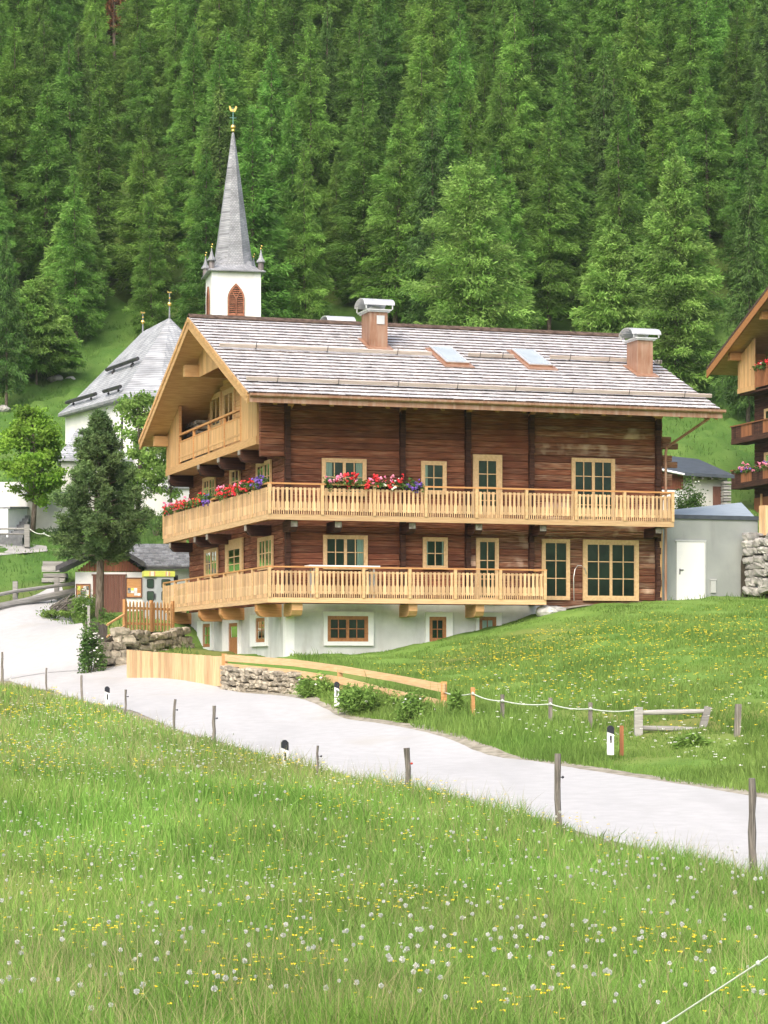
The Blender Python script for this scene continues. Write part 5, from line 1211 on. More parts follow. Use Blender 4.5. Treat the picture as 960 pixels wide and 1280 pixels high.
# the ridge runs back; a second, lower wing to the right carries the tiled slope seen beside the house
ov = .55; rw = sx(243, 1) + 0
def roof_pair(xl, xm, xr, zl_, zm, zr2, y0, y1, m, nm):
    for (xa, za_, xb, zb2) in ((xl, zl_, xm, zm), (xm, zm, xr, zr2)):
        M = MB(); M.add([(x, y, z + h) for h in (0, .1) for x, z in ((xa, za_), (xb, zb2)) for y in (y0, y1)], [(0, 1, 3, 2), (4, 6, 7, 5), (0, 4, 5, 1), (0, 2, 6, 4), (1, 5, 7, 3), (2, 3, 7, 6)]); M.build(nm, m, shd)
roof_pair(-ov - .2, W2 / 2, W2 + .06, sz(712), za + .12, sz(706.5), -.7, D2, 'tile_grey', 'roof')
M = MB()
for (xa, za_, xb, zb2) in ((-ov - .22, sz(712), W2 / 2, za + .12), (W2 / 2, za + .12, W2 + .08, sz(706.5))): M.add([(x, y, z + h) for h in (-.1, .12) for x, z in ((xa, za_), (xb, zb2)) for y in (-.74, -.701)], [(0, 1, 3, 2), (4, 6, 7, 5), (0, 4, 5, 1), (0, 2, 6, 4), (1, 5, 7, 3), (2, 3, 7, 6)])
M.build('verge_board', 'iron', shd)
M = MB(); M.box(W2 + .001, rw + 1.2, .8, D2 + .5, zb, sz(711, 3, .8)); M.build('wing_wall', 'white_paint', shd)
e0 = (.25, sz(708, 2, .25)); r0 = (2.55, sz(680.5, 2, 2.55)); M = MB(); n = 13
for r in range(n):
    y0, z0 = e0[0] + (r0[0] - e0[0]) * r / n, e0[1] + (r0[1] - e0[1]) * r / n; y1, z1 = e0[0] + (r0[0] - e0[0]) * (r + 1.25) / n, e0[1] + (r0[1] - e0[1]) * (r + 1.25) / n
    x = W2 * .9 - 1.0 * (r / n); 
    while x < rw + 1.3:
        wd = .27; M.add([(x, y0, z0 + .05), (x + wd * .5, y0, z0 + .075), (x + wd - .012, y0, z0 + .045), (x + wd - .012, y1, z1 + .01), (x, y1, z1 + .01), (x, y0, z0), (x + wd - .012, y0, z0)], [(0, 1, 2, 3, 4), (5, 6, 2, 1, 0)]); x += wd
M.build('tile_slope', 'tile_grey', shd, fix=False)
M = MB(); M.box(W2 + .08, rw + 1.3, .16, .28, e0[1] - .1, e0[1] - .01); M.build('gutter', 'iron', shd)
M = MB(); M.add([(W2 * .6, 2.5, r0[1]), (rw + 1.3, 2.5, r0[1]), (rw + 1.3, 4.6, e0[1]), (W2 * .6, 4.6, e0[1])], [(0, 1, 2, 3)]); M.build('rear_slope', 'tile_grey', shd)
def board(x0, x1, y0, y1, label, seed, wood_top):
    rg = random.Random(seed); u0, u1, z0, z1 = sx(x0), sx(x1), sz(y1), sz(y0)
    t = thing('notice_board', label, 'notice board', None, frame=(SH, (u0 + u1) / 2, -.05, z0))
    M = MB(); M.box(u0, u1, -.04, -.004, z0, z1); M.build('board', 'amber_larch', t)
    M = MB(); M.box(u0 - .04, u0, -.06, -.003, z0 - .04, z1 + .04); M.box(u1, u1 + .04, -.06, -.003, z0 - .04, z1 + .04); M.box(u0, u1, -.06, -.003, z1, z1 + .04); M.box(u0, u1, -.06, -.003, z0 - .04, z0); M.build('frame', 'brown_door', t)
    M = MB(); zt_ = z0 + (z1 - z0) * wood_top
    for r in range(3):
        for c in range(4):
            x = u0 + .03 + (u1 - u0 - .06) * c / 4; z = z0 + .04 + (zt_ - z0 - .06) * r / 3
            if rg.random() < .85: M.box(x + .01, x + (u1 - u0) / 4 * .9, -.047, -.041, z + .01, z + (zt_ - z0) / 3 * .9, None, rg.choice((0, 0, 1, 2)))
    M.build('notices', ['paper', 'poster_dark', 'booth_yellow'], t)
board(158.5, 176.5, 723, 746, 'notice board with papers on its lower half, right of the brown shed door', 2, .5)
board(96, 112, 731, 750, 'notice board with white papers, left of the brown shed door', 6, .95)
bk = at(196, 772, 100); BT = Frame((bk.x, bk.y), .18)
bt = thing('telephone_booth', 'grey telephone booth with rounded windows and a yellow-green header band', 'telephone booth', None, frame=(BT, 0, .4, bk.z))
bw0, bw1 = BT.u(180.5, 0), BT.u(196, 0); bz = lambda py: (HOR - py) / FPX * 100.2
M = MB(); M.box(bw0, bw1 - .001, 0, .9, bk.z - .3, bz(721)); M.build('cabin', 'booth_grey', bt)
bw2 = BT.u(217, 0)
M = MB(); M.box(bw1 + .001, bw2, -.06, .9, bk.z - .3, bz(721)); M.build('cabin', 'booth_grey', bt)
M = MB(); M.box(bw0 - .03, bw2 + .05, -.1, .92, bz(721) + .002, bz(714)); hd = M.build('header_band', 'booth_yellow', bt)
M = MB(); L = bw2 - bw0
for f0, f1, mi in ((.17, .20, 0), (.21, .32, 1), (.33, .36, 0), (.72, .75, 0), (.76, .80, 1), (.83, .87, 0)): M.box(bw0 + L * f0, bw0 + L * f1, -.106, -.101, bz(720.5), bz(714.6), None, mi)
M.build('header_panel', ['booth_pink', 'booth_cream'], hd)
def rrect(x0, x1, z0, z1, r=.06):
    P = []
    for cx_, cz_, a0 in ((x1 - r, z1 - r, 0), (x0 + r, z1 - r, 90), (x0 + r, z0 + r, 180), (x1 - r, z0 + r, 270)):
        for k in range(4): a = R(a0 + k * 30); P.append((cx_ + r * math.cos(a), cz_ + r * math.sin(a)))
    return P
for x0, x1, y in ((183.5, 192.5, 0), (201.5, 213, -.06)):
    for ya, yb in ((735.5, 724), (751, 739)):
        M = MB(); M.prism(rrect(BT.u(x0, 0), BT.u(x1, 0), bz(ya), bz(yb)), lambda p, q, s: (p, s, q), y - .02, y - .003); wq = M.build('window', 'iron', bt)
        M = MB(); M.prism(rrect(BT.u(x0 + .7, 0), BT.u(x1 - .7, 0), bz(ya - .7), bz(yb + .7)), lambda p, q, s: (p, s, q), y - .024, y - .021); M.build('pane', 'skylight_glass' if False else 'painted_interior_shade', wq)
M = MB(); M.box(bw1 - .1, bw1 - .06, -.04, -.003, bz(749), bz(742)); M.build('handle', 'iron', bt)
lamp = at(219.5, 722, 100.6); M = MB(); M.box(-.1, .1, -.05, .05, -.14, .1); M.ball((0, -.05, 0), .1, 1); o = M.build('wall_lamp', 'iron'); o.location = lamp; tag(o, 'small dark lamp on the shed wall right of the telephone booth', 'lamp')
# ------------------------------------------------------------------ trees
def cards(c, d, ln, wd, rg, nrm=None):
    n = len(c); d = d / (np.linalg.norm(d, axis=1)[:, None] + 1e-9)
    s = np.cross(d, rg.normal(0, 1, (n, 3)) if nrm is None else nrm); s /= np.linalg.norm(s, axis=1)[:, None] + 1e-9
    v = np.stack([c, c + d * ln[:, None] * .45 + s * wd[:, None] / 2, c + d * ln[:, None], c + d * ln[:, None] * .45 - s * wd[:, None] / 2], 1)
    return v.reshape(-1, 3)
def conifer(seed, h, r, low=.1, nb=120, dens=46, droop=.22, rise=.12, ln=.5, wd=.15, hang=.55, power=.8, gap=0.0):
    """tapered trunk with bare twigs, and a crown of hanging sprays along every branch"""
    rg = np.random.default_rng(seed); C_, D_, B_ = [], [], []; T = MB()
    lean = rg.normal(0, .012, 2); pts = [(lean[0] * z * h, lean[1] * z * h, z * h) for z in (-.03, .1, .35, .6, .85, .99)]
    T.tube(pts, [h * .011, h * .0095, h * .0075, h * .005, h * .0025, .01], 8)
    for i in range(nb):
        t = (i + rg.random()) / nb; t = t ** 1.08; z = h * (low + (1 - low) * t); L = r * ((1 - t) ** power) * rg.uniform(.66, 1.12) + .12
        if t < .12: L *= .55 + 3.2 * t
        if gap and rg.random() < gap: L *= rg.uniform(.25, .55)
        az = i * 2.39996 + rg.normal(0, .35); ca, sa = math.cos(az), math.sin(az)
        up = rise * (.4 + 1.6 * t) + rg.normal(0, .06); dr = droop * rg.uniform(.6, 1.3)
        n = max(5, int(dens * L / r * rg.uniform(.8, 1.2) * (1 + .3 * t)))
        s = rg.uniform(.04, 1, n) ** .85; lat = rg.normal(0, .25, n) * L * (1 - .75 * s) 
        px, py = ca * s * L - sa * lat, sa * s * L + ca * lat; pz = z + s * L * up - dr * s * s * L + rg.normal(0, .013 * h ** .9, n)
        C_.append(np.stack([px + lean[0] * z, py + lean[1] * z, pz], -1))
        out = np.stack([ca - sa * lat * 1.6 / (L + .1), sa + ca * lat * 1.6 / (L + .1), np.full(n, up - 2 * dr * .5)], -1)
        dd = out * (1 - hang) + np.array([0, 0, -1.0]) * hang * rg.uniform(.2, 1.2, (n, 1)) + rg.normal(0, .34, (n, 3)); D_.append(dd); B_.append(np.clip(np.full(n, rg.uniform(.0, 1.0)) + rg.normal(0, .12, n), 0, 1))
        if i % 2 == 0: T.tube([(lean[0] * z, lean[1] * z, z), (ca * L * .5, sa * L * .5, z + L * .5 * up - dr * .25 * L), (ca * L * .85, sa * L * .85, z + L * .85 * up - dr * .72 * L)], [.012 * L + .008, .008 * L + .005, .005], 4, cap=False)
    tt = np.linspace(.9, 1.02, 26); C_.append(np.stack([rg.normal(0, .06, 26) + lean[0] * h, rg.normal(0, .06, 26) + lean[1] * h, tt * h], -1)); D_.append(rg.normal(0, .5, (26, 3)) + np.array([0, 0, .5])); B_.append(rg.random(26))
    c = np.concatenate(C_); d = np.concatenate(D_); n = len(c); k = rg.uniform(.65, 1.35, n)
    v = cards(c, d, ln * k * (.55 + .45 * np.clip((1.1 - c[:, 2] / h) * 2, .3, 1)), wd * k, rg)
    return T, v, np.arange(n * 4).reshape(n, 4), np.concatenate(B_)
def tree(name, label, cat, loc, built, leaf, bark, group=None, rz=0, sc=1):
    T, v, q, tn = built; t = thing(name, label, cat, loc, rz, group); t.scale = (sc, sc, sc)
    T.build('trunk', bark, t, smooth=True); np_mesh('crown', v, q, tn, leaf, t); return t

LAR = [conifer(100 + i, 18, 3.0 + .25 * (i % 3), low=.07 + .03 * (i % 4), nb=160, dens=270, droop=.15 + .05 * (i % 3), rise=.14, ln=.36, wd=.08, hang=.40, power=.78 + .05 * (i % 2), gap=.18) for i in range(7)]
SPR = [conifer(200 + i, 19, 3.1, low=.08 + .05 * (i % 3), nb=140, dens=260, droop=.34, rise=.05, ln=.38, wd=.08, hang=.5, power=.85, gap=.1) for i in range(3)]
PROTO = {}
def place(kind, i, x, y, h, label, group, wscale=1.0):
    key = (kind, i); base = LAR[i] if kind == 'larch' else SPR[i]; H0 = 18 if kind == 'larch' else 19
    z = gz(x, y) - .15; rz = rnd.uniform(0, 6.28); s = h / H0; sc = (s * wscale, s * wscale, s)
    if key not in PROTO:
        t = tree('larch_tree' if kind == 'larch' else 'spruce_tree', label, 'larch' if kind == 'larch' else 'spruce', (x, y, z), base, 'larch_needle' if kind == 'larch' else 'spruce_needle', 'bark', group, rz); t.scale = sc
        PROTO[key] = t; return t
    return copy_tree(PROTO[key], (x, y, z), rz, sc, label, group)
taken = []
def special(kind, i, px, tip, d, wpx, label):
    x = (px - 480) / FPX * d; h = (HOR - tip) / FPX * d - gz(x, d) + .15; r0 = (3.3 if kind == 'larch' else 3.1) * h / 18
    place(kind, i, x, d, h, label, 'single conifers at the forest edge', wpx / FPX * d / 2 / r0); taken.append((x, d, wpx / FPX * d / 2))
def edge_larch(seed, px, tip, d, wpx, label, low=.05, pw=.66):
    x = (px - 480) / FPX * d; z = gz(x, d) - .1; h = (HOR - tip) / FPX * d - z; r = wpx / FPX * d / 2
    t = tree('larch_tree', label, 'larch', (x, d, z), conifer(seed, h, r * 1.12, low=low, nb=250, dens=360, droop=.15, rise=.2, ln=.30, wd=.07, hang=.36, power=pw, gap=.1), 'bright_larch_needle', 'bark', 'single conifers at the forest edge')
    taken.append((x, d, r)); return t
edge_larch(301, 586, 208, 134, 186, 'broad bright larch behind the middle of the farmhouse roof', pw=.52)
edge_larch(302, 764, 282, 137, 118, 'smaller pointed larch left of the right chimney')
edge_larch(303, 846, 196, 142, 128, 'tall larch rising above the right chimney', pw=.58)
edge_larch(304, 46, 352, 140, 112, 'larch standing on the slope above the bright maple', low=.2)
edge_larch(305, 92, 250, 150, 92, 'tall slender larch on the slope left of the church roof', low=.12)
edge_larch(306, 120, 318, 157, 84, 'larch behind the church roof finial on the left slope', low=.1)
edge_larch(307, 22, 392, 146, 76, 'small larch low on the slope above the churchyard stairs', low=.1)
special('larch', 2, 160, 262, 163, 84, 'larch just left of the church tower on the slope')
special('larch', 0, 452, 158, 152, 120, 'tall dark green larch with tiered branches right of the spire')
special('larch', 1, 405, 75, 178, 85, 'very tall larch in the forest just right of the spire tip')
special('larch', 2, 690, 150, 160, 90, 'narrow larch between the broad larch and the small pointed one')
special('spruce', 0, 935, 215, 138, 100, 'dark spruce above the roof of the right chalet')
special('larch', 3, 205, 225, 160, 92, 'leafy larch left of the spire base')
special('spruce', 1, 8, 285, 136, 70, 'dark pine-like conifer at the left picture edge above the maple')
special('larch', 4, 132, 95, 185, 95, 'tall larch high on the upper left of the slope')
special('larch', 5, 905, 20, 178, 110, 'huge larch with tiered branches in the upper right corner')
t_ = tree('dead_larch', 'rust-brown dead larch high in the forest left of the spire', 'larch', (-21.5, 190, gz(-21.5, 190)), conifer(333, 15, 1.7, low=.2, nb=90, dens=60, ln=.4, wd=.09, gap=.3), 'rust_needle', 'bark', 'single conifers at the forest edge'); taken.append((-21.5, 190, 1))
special('larch', 6, 600, 110, 178, 85, 'tall larch in the forest straight above the broad bright larch')
def zone(px, d):
    side = 'left of the church' if px < 200 else 'behind the church spire' if px < 360 else 'above the middle of the farmhouse roof' if px < 620 else 'above the right chimney' if px < 830 else 'above the right chalet'
    return ('near the foot of the forest ' if d < 165 else 'half way up the forest ' if d < 190 else 'high on the forest slope ') + side
cand = 0; nf = 0; fr_ = random.Random(5); forest = [(a, b, c * .75) for a, b, c in taken]
while cand < 16000 and nf < 335:
    cand += 1; d = fr_.uniform(146, 226); x = fr_.uniform(-d * .175 - 3, d * .175 + 3); px = 480 + x / d * FPX
    if px < 60 and d < 150: continue
    if px > 800 and d < 150: continue
    if 5 < px < 55 and d < 163: continue
    z = gz(x, d)
    if HOR - z / d * FPX < -70: continue
    mn = 2.35 + .4 * fr_.random()
    if any((x - a) ** 2 + (d - b) ** 2 < (mn + c * .35) ** 2 for a, b, c in forest): continue
    forest.append((x, d, 1.2)); nf += 1
    sp = fr_.random() < (.13 if px < 700 else .2); h = fr_.uniform(10.5, 15.5) if not sp else fr_.uniform(11, 16)
    if fr_.random() < .14: h *= .7
    zn = zone(px, d)
    if sp: place('spruce', fr_.randrange(3), x, d, h, 'dark spruce ' + zn, 'dark spruces among the larches ' + zn, fr_.uniform(.8, 1.1))
    else: place('larch', fr_.randrange(7), x, d, h, 'feathery green larch ' + zn, 'green larches ' + zn, fr_.uniform(.95, 1.3))
print('forest trees', nf)

def broadleaf(seed, h, r, trunk_h, tr, nclump, nleaf, ls, spread, zmid=.62, zr=.36, cone=0.0, limbs=8):
    rg = np.random.default_rng(seed); T = MB()
    T.tube([(0, 0, -.3), (.02 * h, 0, trunk_h), (.015 * h, .01 * h, h * .55), (0, 0, h * .88)], [tr * 1.2, tr, tr * .62, tr * .15], 9)
    C = []
    for k in range(nclump):
        u = rg.uniform(-1, 1); a = k * 2.4 + rg.normal(0, .3); rad = (1 - u * u) ** .5 * rg.uniform(.45, 1.05)
        if cone: rad *= 1 - cone * max(u, -.4) * .8
        C.append((r * rad * math.cos(a), r * rad * math.sin(a), h * (zmid + zr * u * rg.uniform(.75, 1.02))))
    C = np.array(C); tn0 = rg.uniform(.1, .9, nclump)
    for k in rg.choice(nclump, min(nclump, limbs * 3), False):
        c = C[k]; zb = max(trunk_h * .9, c[2] - .5 * math.hypot(c[0], c[1]) - .3); T.tube([(0.01 * h, 0, zb), (c[0] * .5, c[1] * .5, zb + (c[2] - zb) * .4), tuple(c)], [tr * .4, tr * .22, tr * .06], 5, cap=False)
    k = rg.integers(0, nclump, nleaf); dirn = rg.normal(0, 1, (nleaf, 3)); c = C[k] + dirn * spread * np.array([1, 1, .6]) * rg.uniform(.4, 1, (nleaf, 1))
    d = rg.normal(0, 1, (nleaf, 3)) + np.array([0, 0, -.4]); v = cards(c, d, ls * rg.uniform(.7, 1.3, nleaf), ls * .85 * rg.uniform(.7, 1.3, nleaf), rg)
    return T, v, np.arange(nleaf * 4).reshape(nleaf, 4), np.clip(tn0[k] + rg.normal(0, .15, nleaf), 0, 1)
def px_tree(name, label, cat, px, tip, base, d, wpx, mk, leaf, bark, group=None):
    b_ = at(px, base, d); h = (base - tip) / FPX * d; r = wpx / 2 / FPX * d; return tree(name, label, cat, b_, mk(h, r), leaf, bark, group)
px_tree('maple_tree', 'bright green round-headed maple at the left edge in front of the church', 'maple', 41, 505, 657, 111.5, 84, lambda h, r: broadleaf(41, h, r, h * .24, .11, 90, 15000, .15, .24, .58, .40, .35), 'maple_leaf', 'bark')
px_tree('ash_tree', 'thin pale green tree in front of the white churchyard wall', 'tree', 172, 486, 637, 110, 96, lambda h, r: broadleaf(42, h, r, h * .3, .1, 80, 9500, .15, .28, .56, .42, .25), 'birch_leaf', 'bark')
px_tree('young_tree', 'slim pale tree close to the farmhouse gable', 'tree', 212, 540, 640, 108, 62, lambda h, r: broadleaf(43, h, r, h * .2, .06, 40, 3800, .14, .24, .55, .42, .1), 'birch_leaf', 'bark')
# stone pine by the shed
def stone_pine(seed, h, r, base_frac, n_t, per):
    rg = np.random.default_rng(seed); T = MB(); T.tube([(0, 0, -.3), (.02, .0, h * .12), (.05, 0, h * .3), (.03, 0, h * .6), (0, 0, h * .97)], [.2, .16, .145, .09, .02], 10)
    P = []; tn = []
    for i in range(105):
        t = (i + rg.random()) / 105; z = h * (base_frac + (1 - base_frac) * t); prof = min(1.0, .62 + 1.9 * t) if t < .2 else (1 - ((t - .2) / .8) ** 1.25)
        L = r * (prof * rg.uniform(.5, 1.18) + .07); az = i * 2.39996 + rg.normal(0, .3); up = -.12 + .75 * t
        T.tube([(0.03, 0, z - .1), (math.cos(az) * L * .55, math.sin(az) * L * .55, z + L * up * .45), (math.cos(az) * L, math.sin(az) * L, z + L * up)], [.035, .022, .01], 5, cap=False)
        k = max(3, int(n_t / 105 * (.4 + L / r))); s = rg.uniform(.45, 1.05, k); tw = rg.normal(0, .12, (k, 3)) * (.45 + L * .35); b = rg.uniform(.1, .9)
        P.append(np.stack([math.cos(az) * L * s, math.sin(az) * L * s, z + L * up * s + .12 * s * s], -1) + tw); tn.append(np.clip(b + rg.normal(0, .12, k), 0, 1))
    P = np.concatenate(P); tn = np.concatenate(tn); c = np.repeat(P, per, 0); n = len(c)
    d = rg.normal(0, 1, (n, 3)) * np.array([1, 1, .8]) + np.array([0, 0, .45]) + c * np.array([.22, .22, 0]); v = cards(c + rg.normal(0, .03, (n, 3)), d, .17 * rg.uniform(.7, 1.3, n), .04 * rg.uniform(.8, 1.3, n), rg)
    return T, v, np.arange(n * 4).reshape(n, 4), np.repeat(tn, per)
px_tree('stone_pine', 'dense dark stone pine in front of the shed', 'pine', 124, 522, 778, 93, 112, lambda h, r: stone_pine(51, h, r, .31, 4600, 16), 'stone_pine_needle', 'bark')
# shrubs
def shrub(seed, rx, ry, h, n, ls, clump=14, wr=.6):
    rg = np.random.default_rng(seed); T = MB(); C = []
    for k in range(clump):
        a = rg.uniform(0, 6.28); q_ = rg.uniform(.1, 1) ** .6; z = h * rg.uniform(.15, 1.0) * (1 - .45 * q_); c = (rx * q_ * math.cos(a), ry * q_ * math.sin(a), z); C.append(c); T.tube([(c[0] * .2, c[1] * .2, -.05), (c[0] * .6, c[1] * .6, z * .55), c], [.018, .012, .005], 4, cap=False)
    C = np.array(C); v, q = leaf_cards(C, n, (rx * .22, ry * .22, h * .15), ls, ls * wr, rg); v[:, 2] = np.maximum(v[:, 2], -.05)
    return T, v, q, np.repeat(rg.random(n // 12 + 1), 12)[:n]
def bush(label, px, base, d, wpx, hpx, n, leaf, seed, white=0, name='bush', ls=.1, clump=14):
    b_ = at(px, base, d); t = thing(name, label, 'bush', b_); rx, h = wpx / 2 / FPX * d, hpx / FPX * d
    T, v, q, tn = shrub(seed, rx * .85, rx * .7, h * .9, n * (2 if leaf == 'weed_leaf' else 1), ls * (1.5 if leaf == 'weed_leaf' else 1), clump, .25 if leaf == 'weed_leaf' else .6); T.build('stem', 'bark', t); np_mesh('foliage', v, q, tn, leaf, t)
    if white:
        rg = np.random.default_rng(seed + 1); M = MB()
        for _ in range(white):
            a = rg.uniform(3.3, 6.2); q_ = rg.uniform(.5, 1.0); M.ball((rx * q_ * math.cos(a), rx * .7 * q_ * math.sin(a), h * rg.uniform(.15, .95) * (1.1 - .3 * q_)), rg.uniform(.025, .05), 1, jit=.3, sq=(1, 1, .6))
        M.build('blossom', 'petal_white', t)
bush('leafy bush with white blossoms at the corner of the tall stone wall', 113, 840, 81, 34, 66, 2600, 'bush_leaf', 61, 34)
bush('rose bush with pale flowers in front of the shed wall', 110, 776, 97, 40, 44, 1300, 'weed_leaf', 62, 16)
bush('round green bush between the upper balcony end and the barn', 862, 648, 96, 46, 52, 2600, 'bush_leaf', 63, 10)
bush('low bush beside the dark wall of the path', 150, 667, 108, 60, 26, 900, 'weed_leaf', 64)
bush('dark shrub next to the churchyard wall below the pale thin tree', 195, 668, 107, 34, 30, 900, 'bush_leaf', 65)
bush('small tuft of weeds left of the shed beside the lane', 70, 771, 98.5, 50, 12, 700, 'lawn_blade', 66, ls=.12)
bush('low green shrub on the grass at the foot of the right annex door', 820, 751, 82.8, 10, 12, 160, 'weed_leaf', 67)
bush('tall weeds at the foot of the low stone wall by the road', 396, 872, 63.6, 52, 34, 900, 'weed_leaf', 68, 4)
bush('leafy weeds beneath the sloping board fence', 470, 890, 60, 90, 40, 1700, 'weed_leaf', 69, 6, clump=22)
bush('leafy weeds left of the thick end post of the board fence', 520, 905, 56.5, 66, 42, 1300, 'weed_leaf', 70, 8, clump=18)
bush('weedy clump beside the orange-brown post', 572, 895, 55.6, 24, 38, 500, 'weed_leaf', 71)
bush('lush weed clump below the right post of the two-rail barrier', 862, 934, 47.5, 44, 20, 700, 'weed_leaf', 72, clump=18)
bush('bushy plant covering the foot of the stone pine', 126, 790, 91.5, 44, 30, 900, 'bush_leaf', 73)
# branches piled beside the shed
M = MB()
for _ in range(70):
    a = Vector((rnd.uniform(-.8, .7), rnd.uniform(-.5, .5), rnd.uniform(0, .6))); dd = Vector((rnd.uniform(.4, 1), rnd.uniform(-.3, .3), rnd.uniform(.1, .7))) * rnd.uniform(.4, .9); a.z *= 1 - abs(a.x) * .6
    M.tube([a, a + dd * .5 + Vector((0, 0, .04)), a + dd], [.035, .028, .015], 5)
o = M.build('brushwood', 'grey_wood'); o.location = at(83, 771, 99.8); tag(o, 'heap of grey brushwood leaning at the left corner of the shed', 'brushwood')
for i, (px, py, d, r, lab) in enumerate(((70, 500, 141, .4, 'grey boulder in the grass below the slope larches'), (88, 506, 141, .3, 'smaller grey rock beside the slope boulder'), (5, 508, 136, .35, 'pale rock at the left edge of the grassy slope'),
                                      (684, 764, 80.2, .35, 'rounded pale stone at the end of the lower balcony'), (694, 762, 80.3, .28, 'white stone beside the glazed patio door'))):
    b_ = gat(px, d); M = MB(); M.ball((0, 0, .2 * r), r, 3, jit=.06, sq=(1.2, .9, .62)); 
    for k, v in enumerate(M.v): n_ = math.sin(v[0] * 5 / r * .6 + i) * math.cos(v[1] * 4 / r * .7) * .13; M.v[k] = (v[0] * (1 + n_), v[1] * (1 + n_), v[2] * (1 + n_))
    o = M.build('boulder', 'pale_stone'); o.location = b_; tag(o, lab, 'boulder')

# ------------------------------------------------------------------ grass and flowers
def blades(name, x, y, hgt, wid, m, seed, bend=.45, mi=None, zoff=-.02):
    rg = np.random.default_rng(seed); n = len(x); z = ground(x, y) + zoff; a = rg.uniform(0, 6.283, n); ln = rg.uniform(.1, bend, n)
    dx, dy = np.cos(a), np.sin(a); f = rg.uniform(0, 6.283, n); sx_, sy_ = np.cos(f), np.sin(f) * .4; hw = wid / 2
    b = np.stack([x, y, z], -1); side = np.stack([sx_, sy_, 0 * x], -1) * hw[:, None]; lean = np.stack([dx * ln * hgt, dy * ln * hgt, 0 * x], -1)
    mid = b + lean * .35 + np.stack([0 * x, 0 * x, hgt * .55], -1); tip = b + lean + np.stack([0 * x, 0 * x, hgt * (1 - ln * .35)], -1)
    v = np.stack([b - side, b + side, mid + side * .8, tip, mid - side * .8], 1).reshape(-1, 3); i5 = np.arange(n)[:, None] * 5
    tri = np.concatenate([i5 + np.array([0, 1, 2]), i5 + np.array([0, 2, 4]), i5 + np.array([4, 2, 3])], 1).reshape(-1, 3)
    patch = .5 + .5 * np.sin(x * .9 + 1.7 * np.sin(y * .35)) * np.sin(y * .5 + x * .3); tn = np.clip(.25 + .4 * patch + rg.normal(0, .2, n), 0, 1)
    o = np_mesh(name, v, tri, np.repeat(tn, 3), m, mi=None if mi is None else np.repeat(mi, 3)); structure(o, 'stuff'); return o
def scatter(n, d0, d1, px0, px1, rg, pw=1.0):
    u = rg.random(n); d = (d0 ** (2 - pw) + u * (d1 ** (2 - pw) - d0 ** (2 - pw))) ** (1 / (2 - pw)) if pw != 2 else d0 * (d1 / d0) ** u
    px = rg.uniform(px0, px1, n); return (px - 480) / FPX * d, d
rg = np.random.default_rng(77)
# tall meadow on the near side of the road
x, y = scatter(385000, 12.5, 84, -120, 1080, rg, 1.75)
sd = road_dist(x, y); k = (sd < -(RW / 2 + .28 + .2 * np.sin(x * 3 + y * 2.3))) & ~inside(APOLY, x, y); x, y = x[k], y[k]; sd = sd[k]
clumpy = .7 + .55 * np.sin(x * 1.7 + 2 * np.sin(y * .6)) * np.sin(y * 1.1 - x * .4) + .25 * np.sin(x * 5 + y * 3.1); hgt = (.19 + .24 * np.clip(clumpy, 0, 1.4)) * rg.uniform(.5, 1.25, len(x)) * np.clip((-sd - RW / 2) / .9, .5, 1)
seedy = (rg.random(len(x)) < .075 + .06 * (np.sin(x * .6 + y * .2) > .3) + .08 * (y > 35)).astype(int); hgt = np.where(seedy, hgt * 1.45, hgt)
wid = np.where(seedy, .0035, .0075) * (1 + rg.uniform(-.3, .5, len(x))) * np.maximum(1, y / 24); blades('meadow_grass', x, y, hgt, wid, ['meadow_blade', 'seed_blade'], 81, .6, seedy)
print('meadow', len(x))
x, y = clumped(9000, 13.5, 55, -60, 1020, 420, .11, rg) if False else scatter(10, 14, 20, 0, 960, rg)
cx, cy_ = scatter(420, 13.5, 60, -60, 1020, rg, 1.7); i_ = rg.integers(0, 420, 9000); x, y = cx[i_] + rg.normal(0, .09, 9000), cy_[i_] + rg.normal(0, .12, 9000)
sd = road_dist(x, y); k = (sd < -(RW / 2 + .4)) & ~inside(APOLY, x, y) & (y > 12.8); x, y = x[k], y[k]
blades('meadow_weeds', x, y, rg.uniform(.16, .40, len(x)), rg.uniform(.012, .03, len(x)) * np.maximum(1, y / 30), 'weed_leaf', 84, 1.0)
# bank and lawn on the house side
x, y = scatter(290000, 30, 92, 250, 1090, rg, 1.3)
sd = road_dist(x, y); loc = (np.stack([x, y], -1) - HF.O); hu, hv = loc @ HF.U, loc @ HF.V
k = (sd > RW / 2 + .3 + .15 * np.sin(x * 3.1 + y * 2)) & ~((hu > -.05) & (hu < 30) & (hv > -.08)) & ~((hu < 0) & (sd < 9) & (y > 64)) & ~((hv > -1.0) & (hu > 8.8) & (hu < 12) & (hv < 0)); x, y, sd, hv = x[k], y[k], sd[k], hv[k]
bank = np.clip(1 - (sd - RW / 2) / 5.5, 0, 1); nearhouse = np.clip((-hv - .5) / 7, 0, 1)
hgt = (.05 + .12 * nearhouse + .36 * bank * np.clip((sd - RW / 2) / 1.2, .3, 1)) * rg.uniform(.5, 1.3, len(x)) * (.75 + .4 * np.sin(x * 1.3 + y) * np.sin(y * .8)); hgt = np.where((np.abs(x - 5.7) < 1.3) & (np.abs(y - 47) < 4.2), hgt * .4, hgt)
wid = .016 * rg.uniform(.7, 1.4, len(x)) * y / 50; hgt = np.where(rg.random(len(x)) < .03, hgt * 2.2, hgt); blades('lawn_grass', x, y, np.maximum(hgt, .03), wid, 'lawn_blade', 82, .6); print('lawn', len(x))
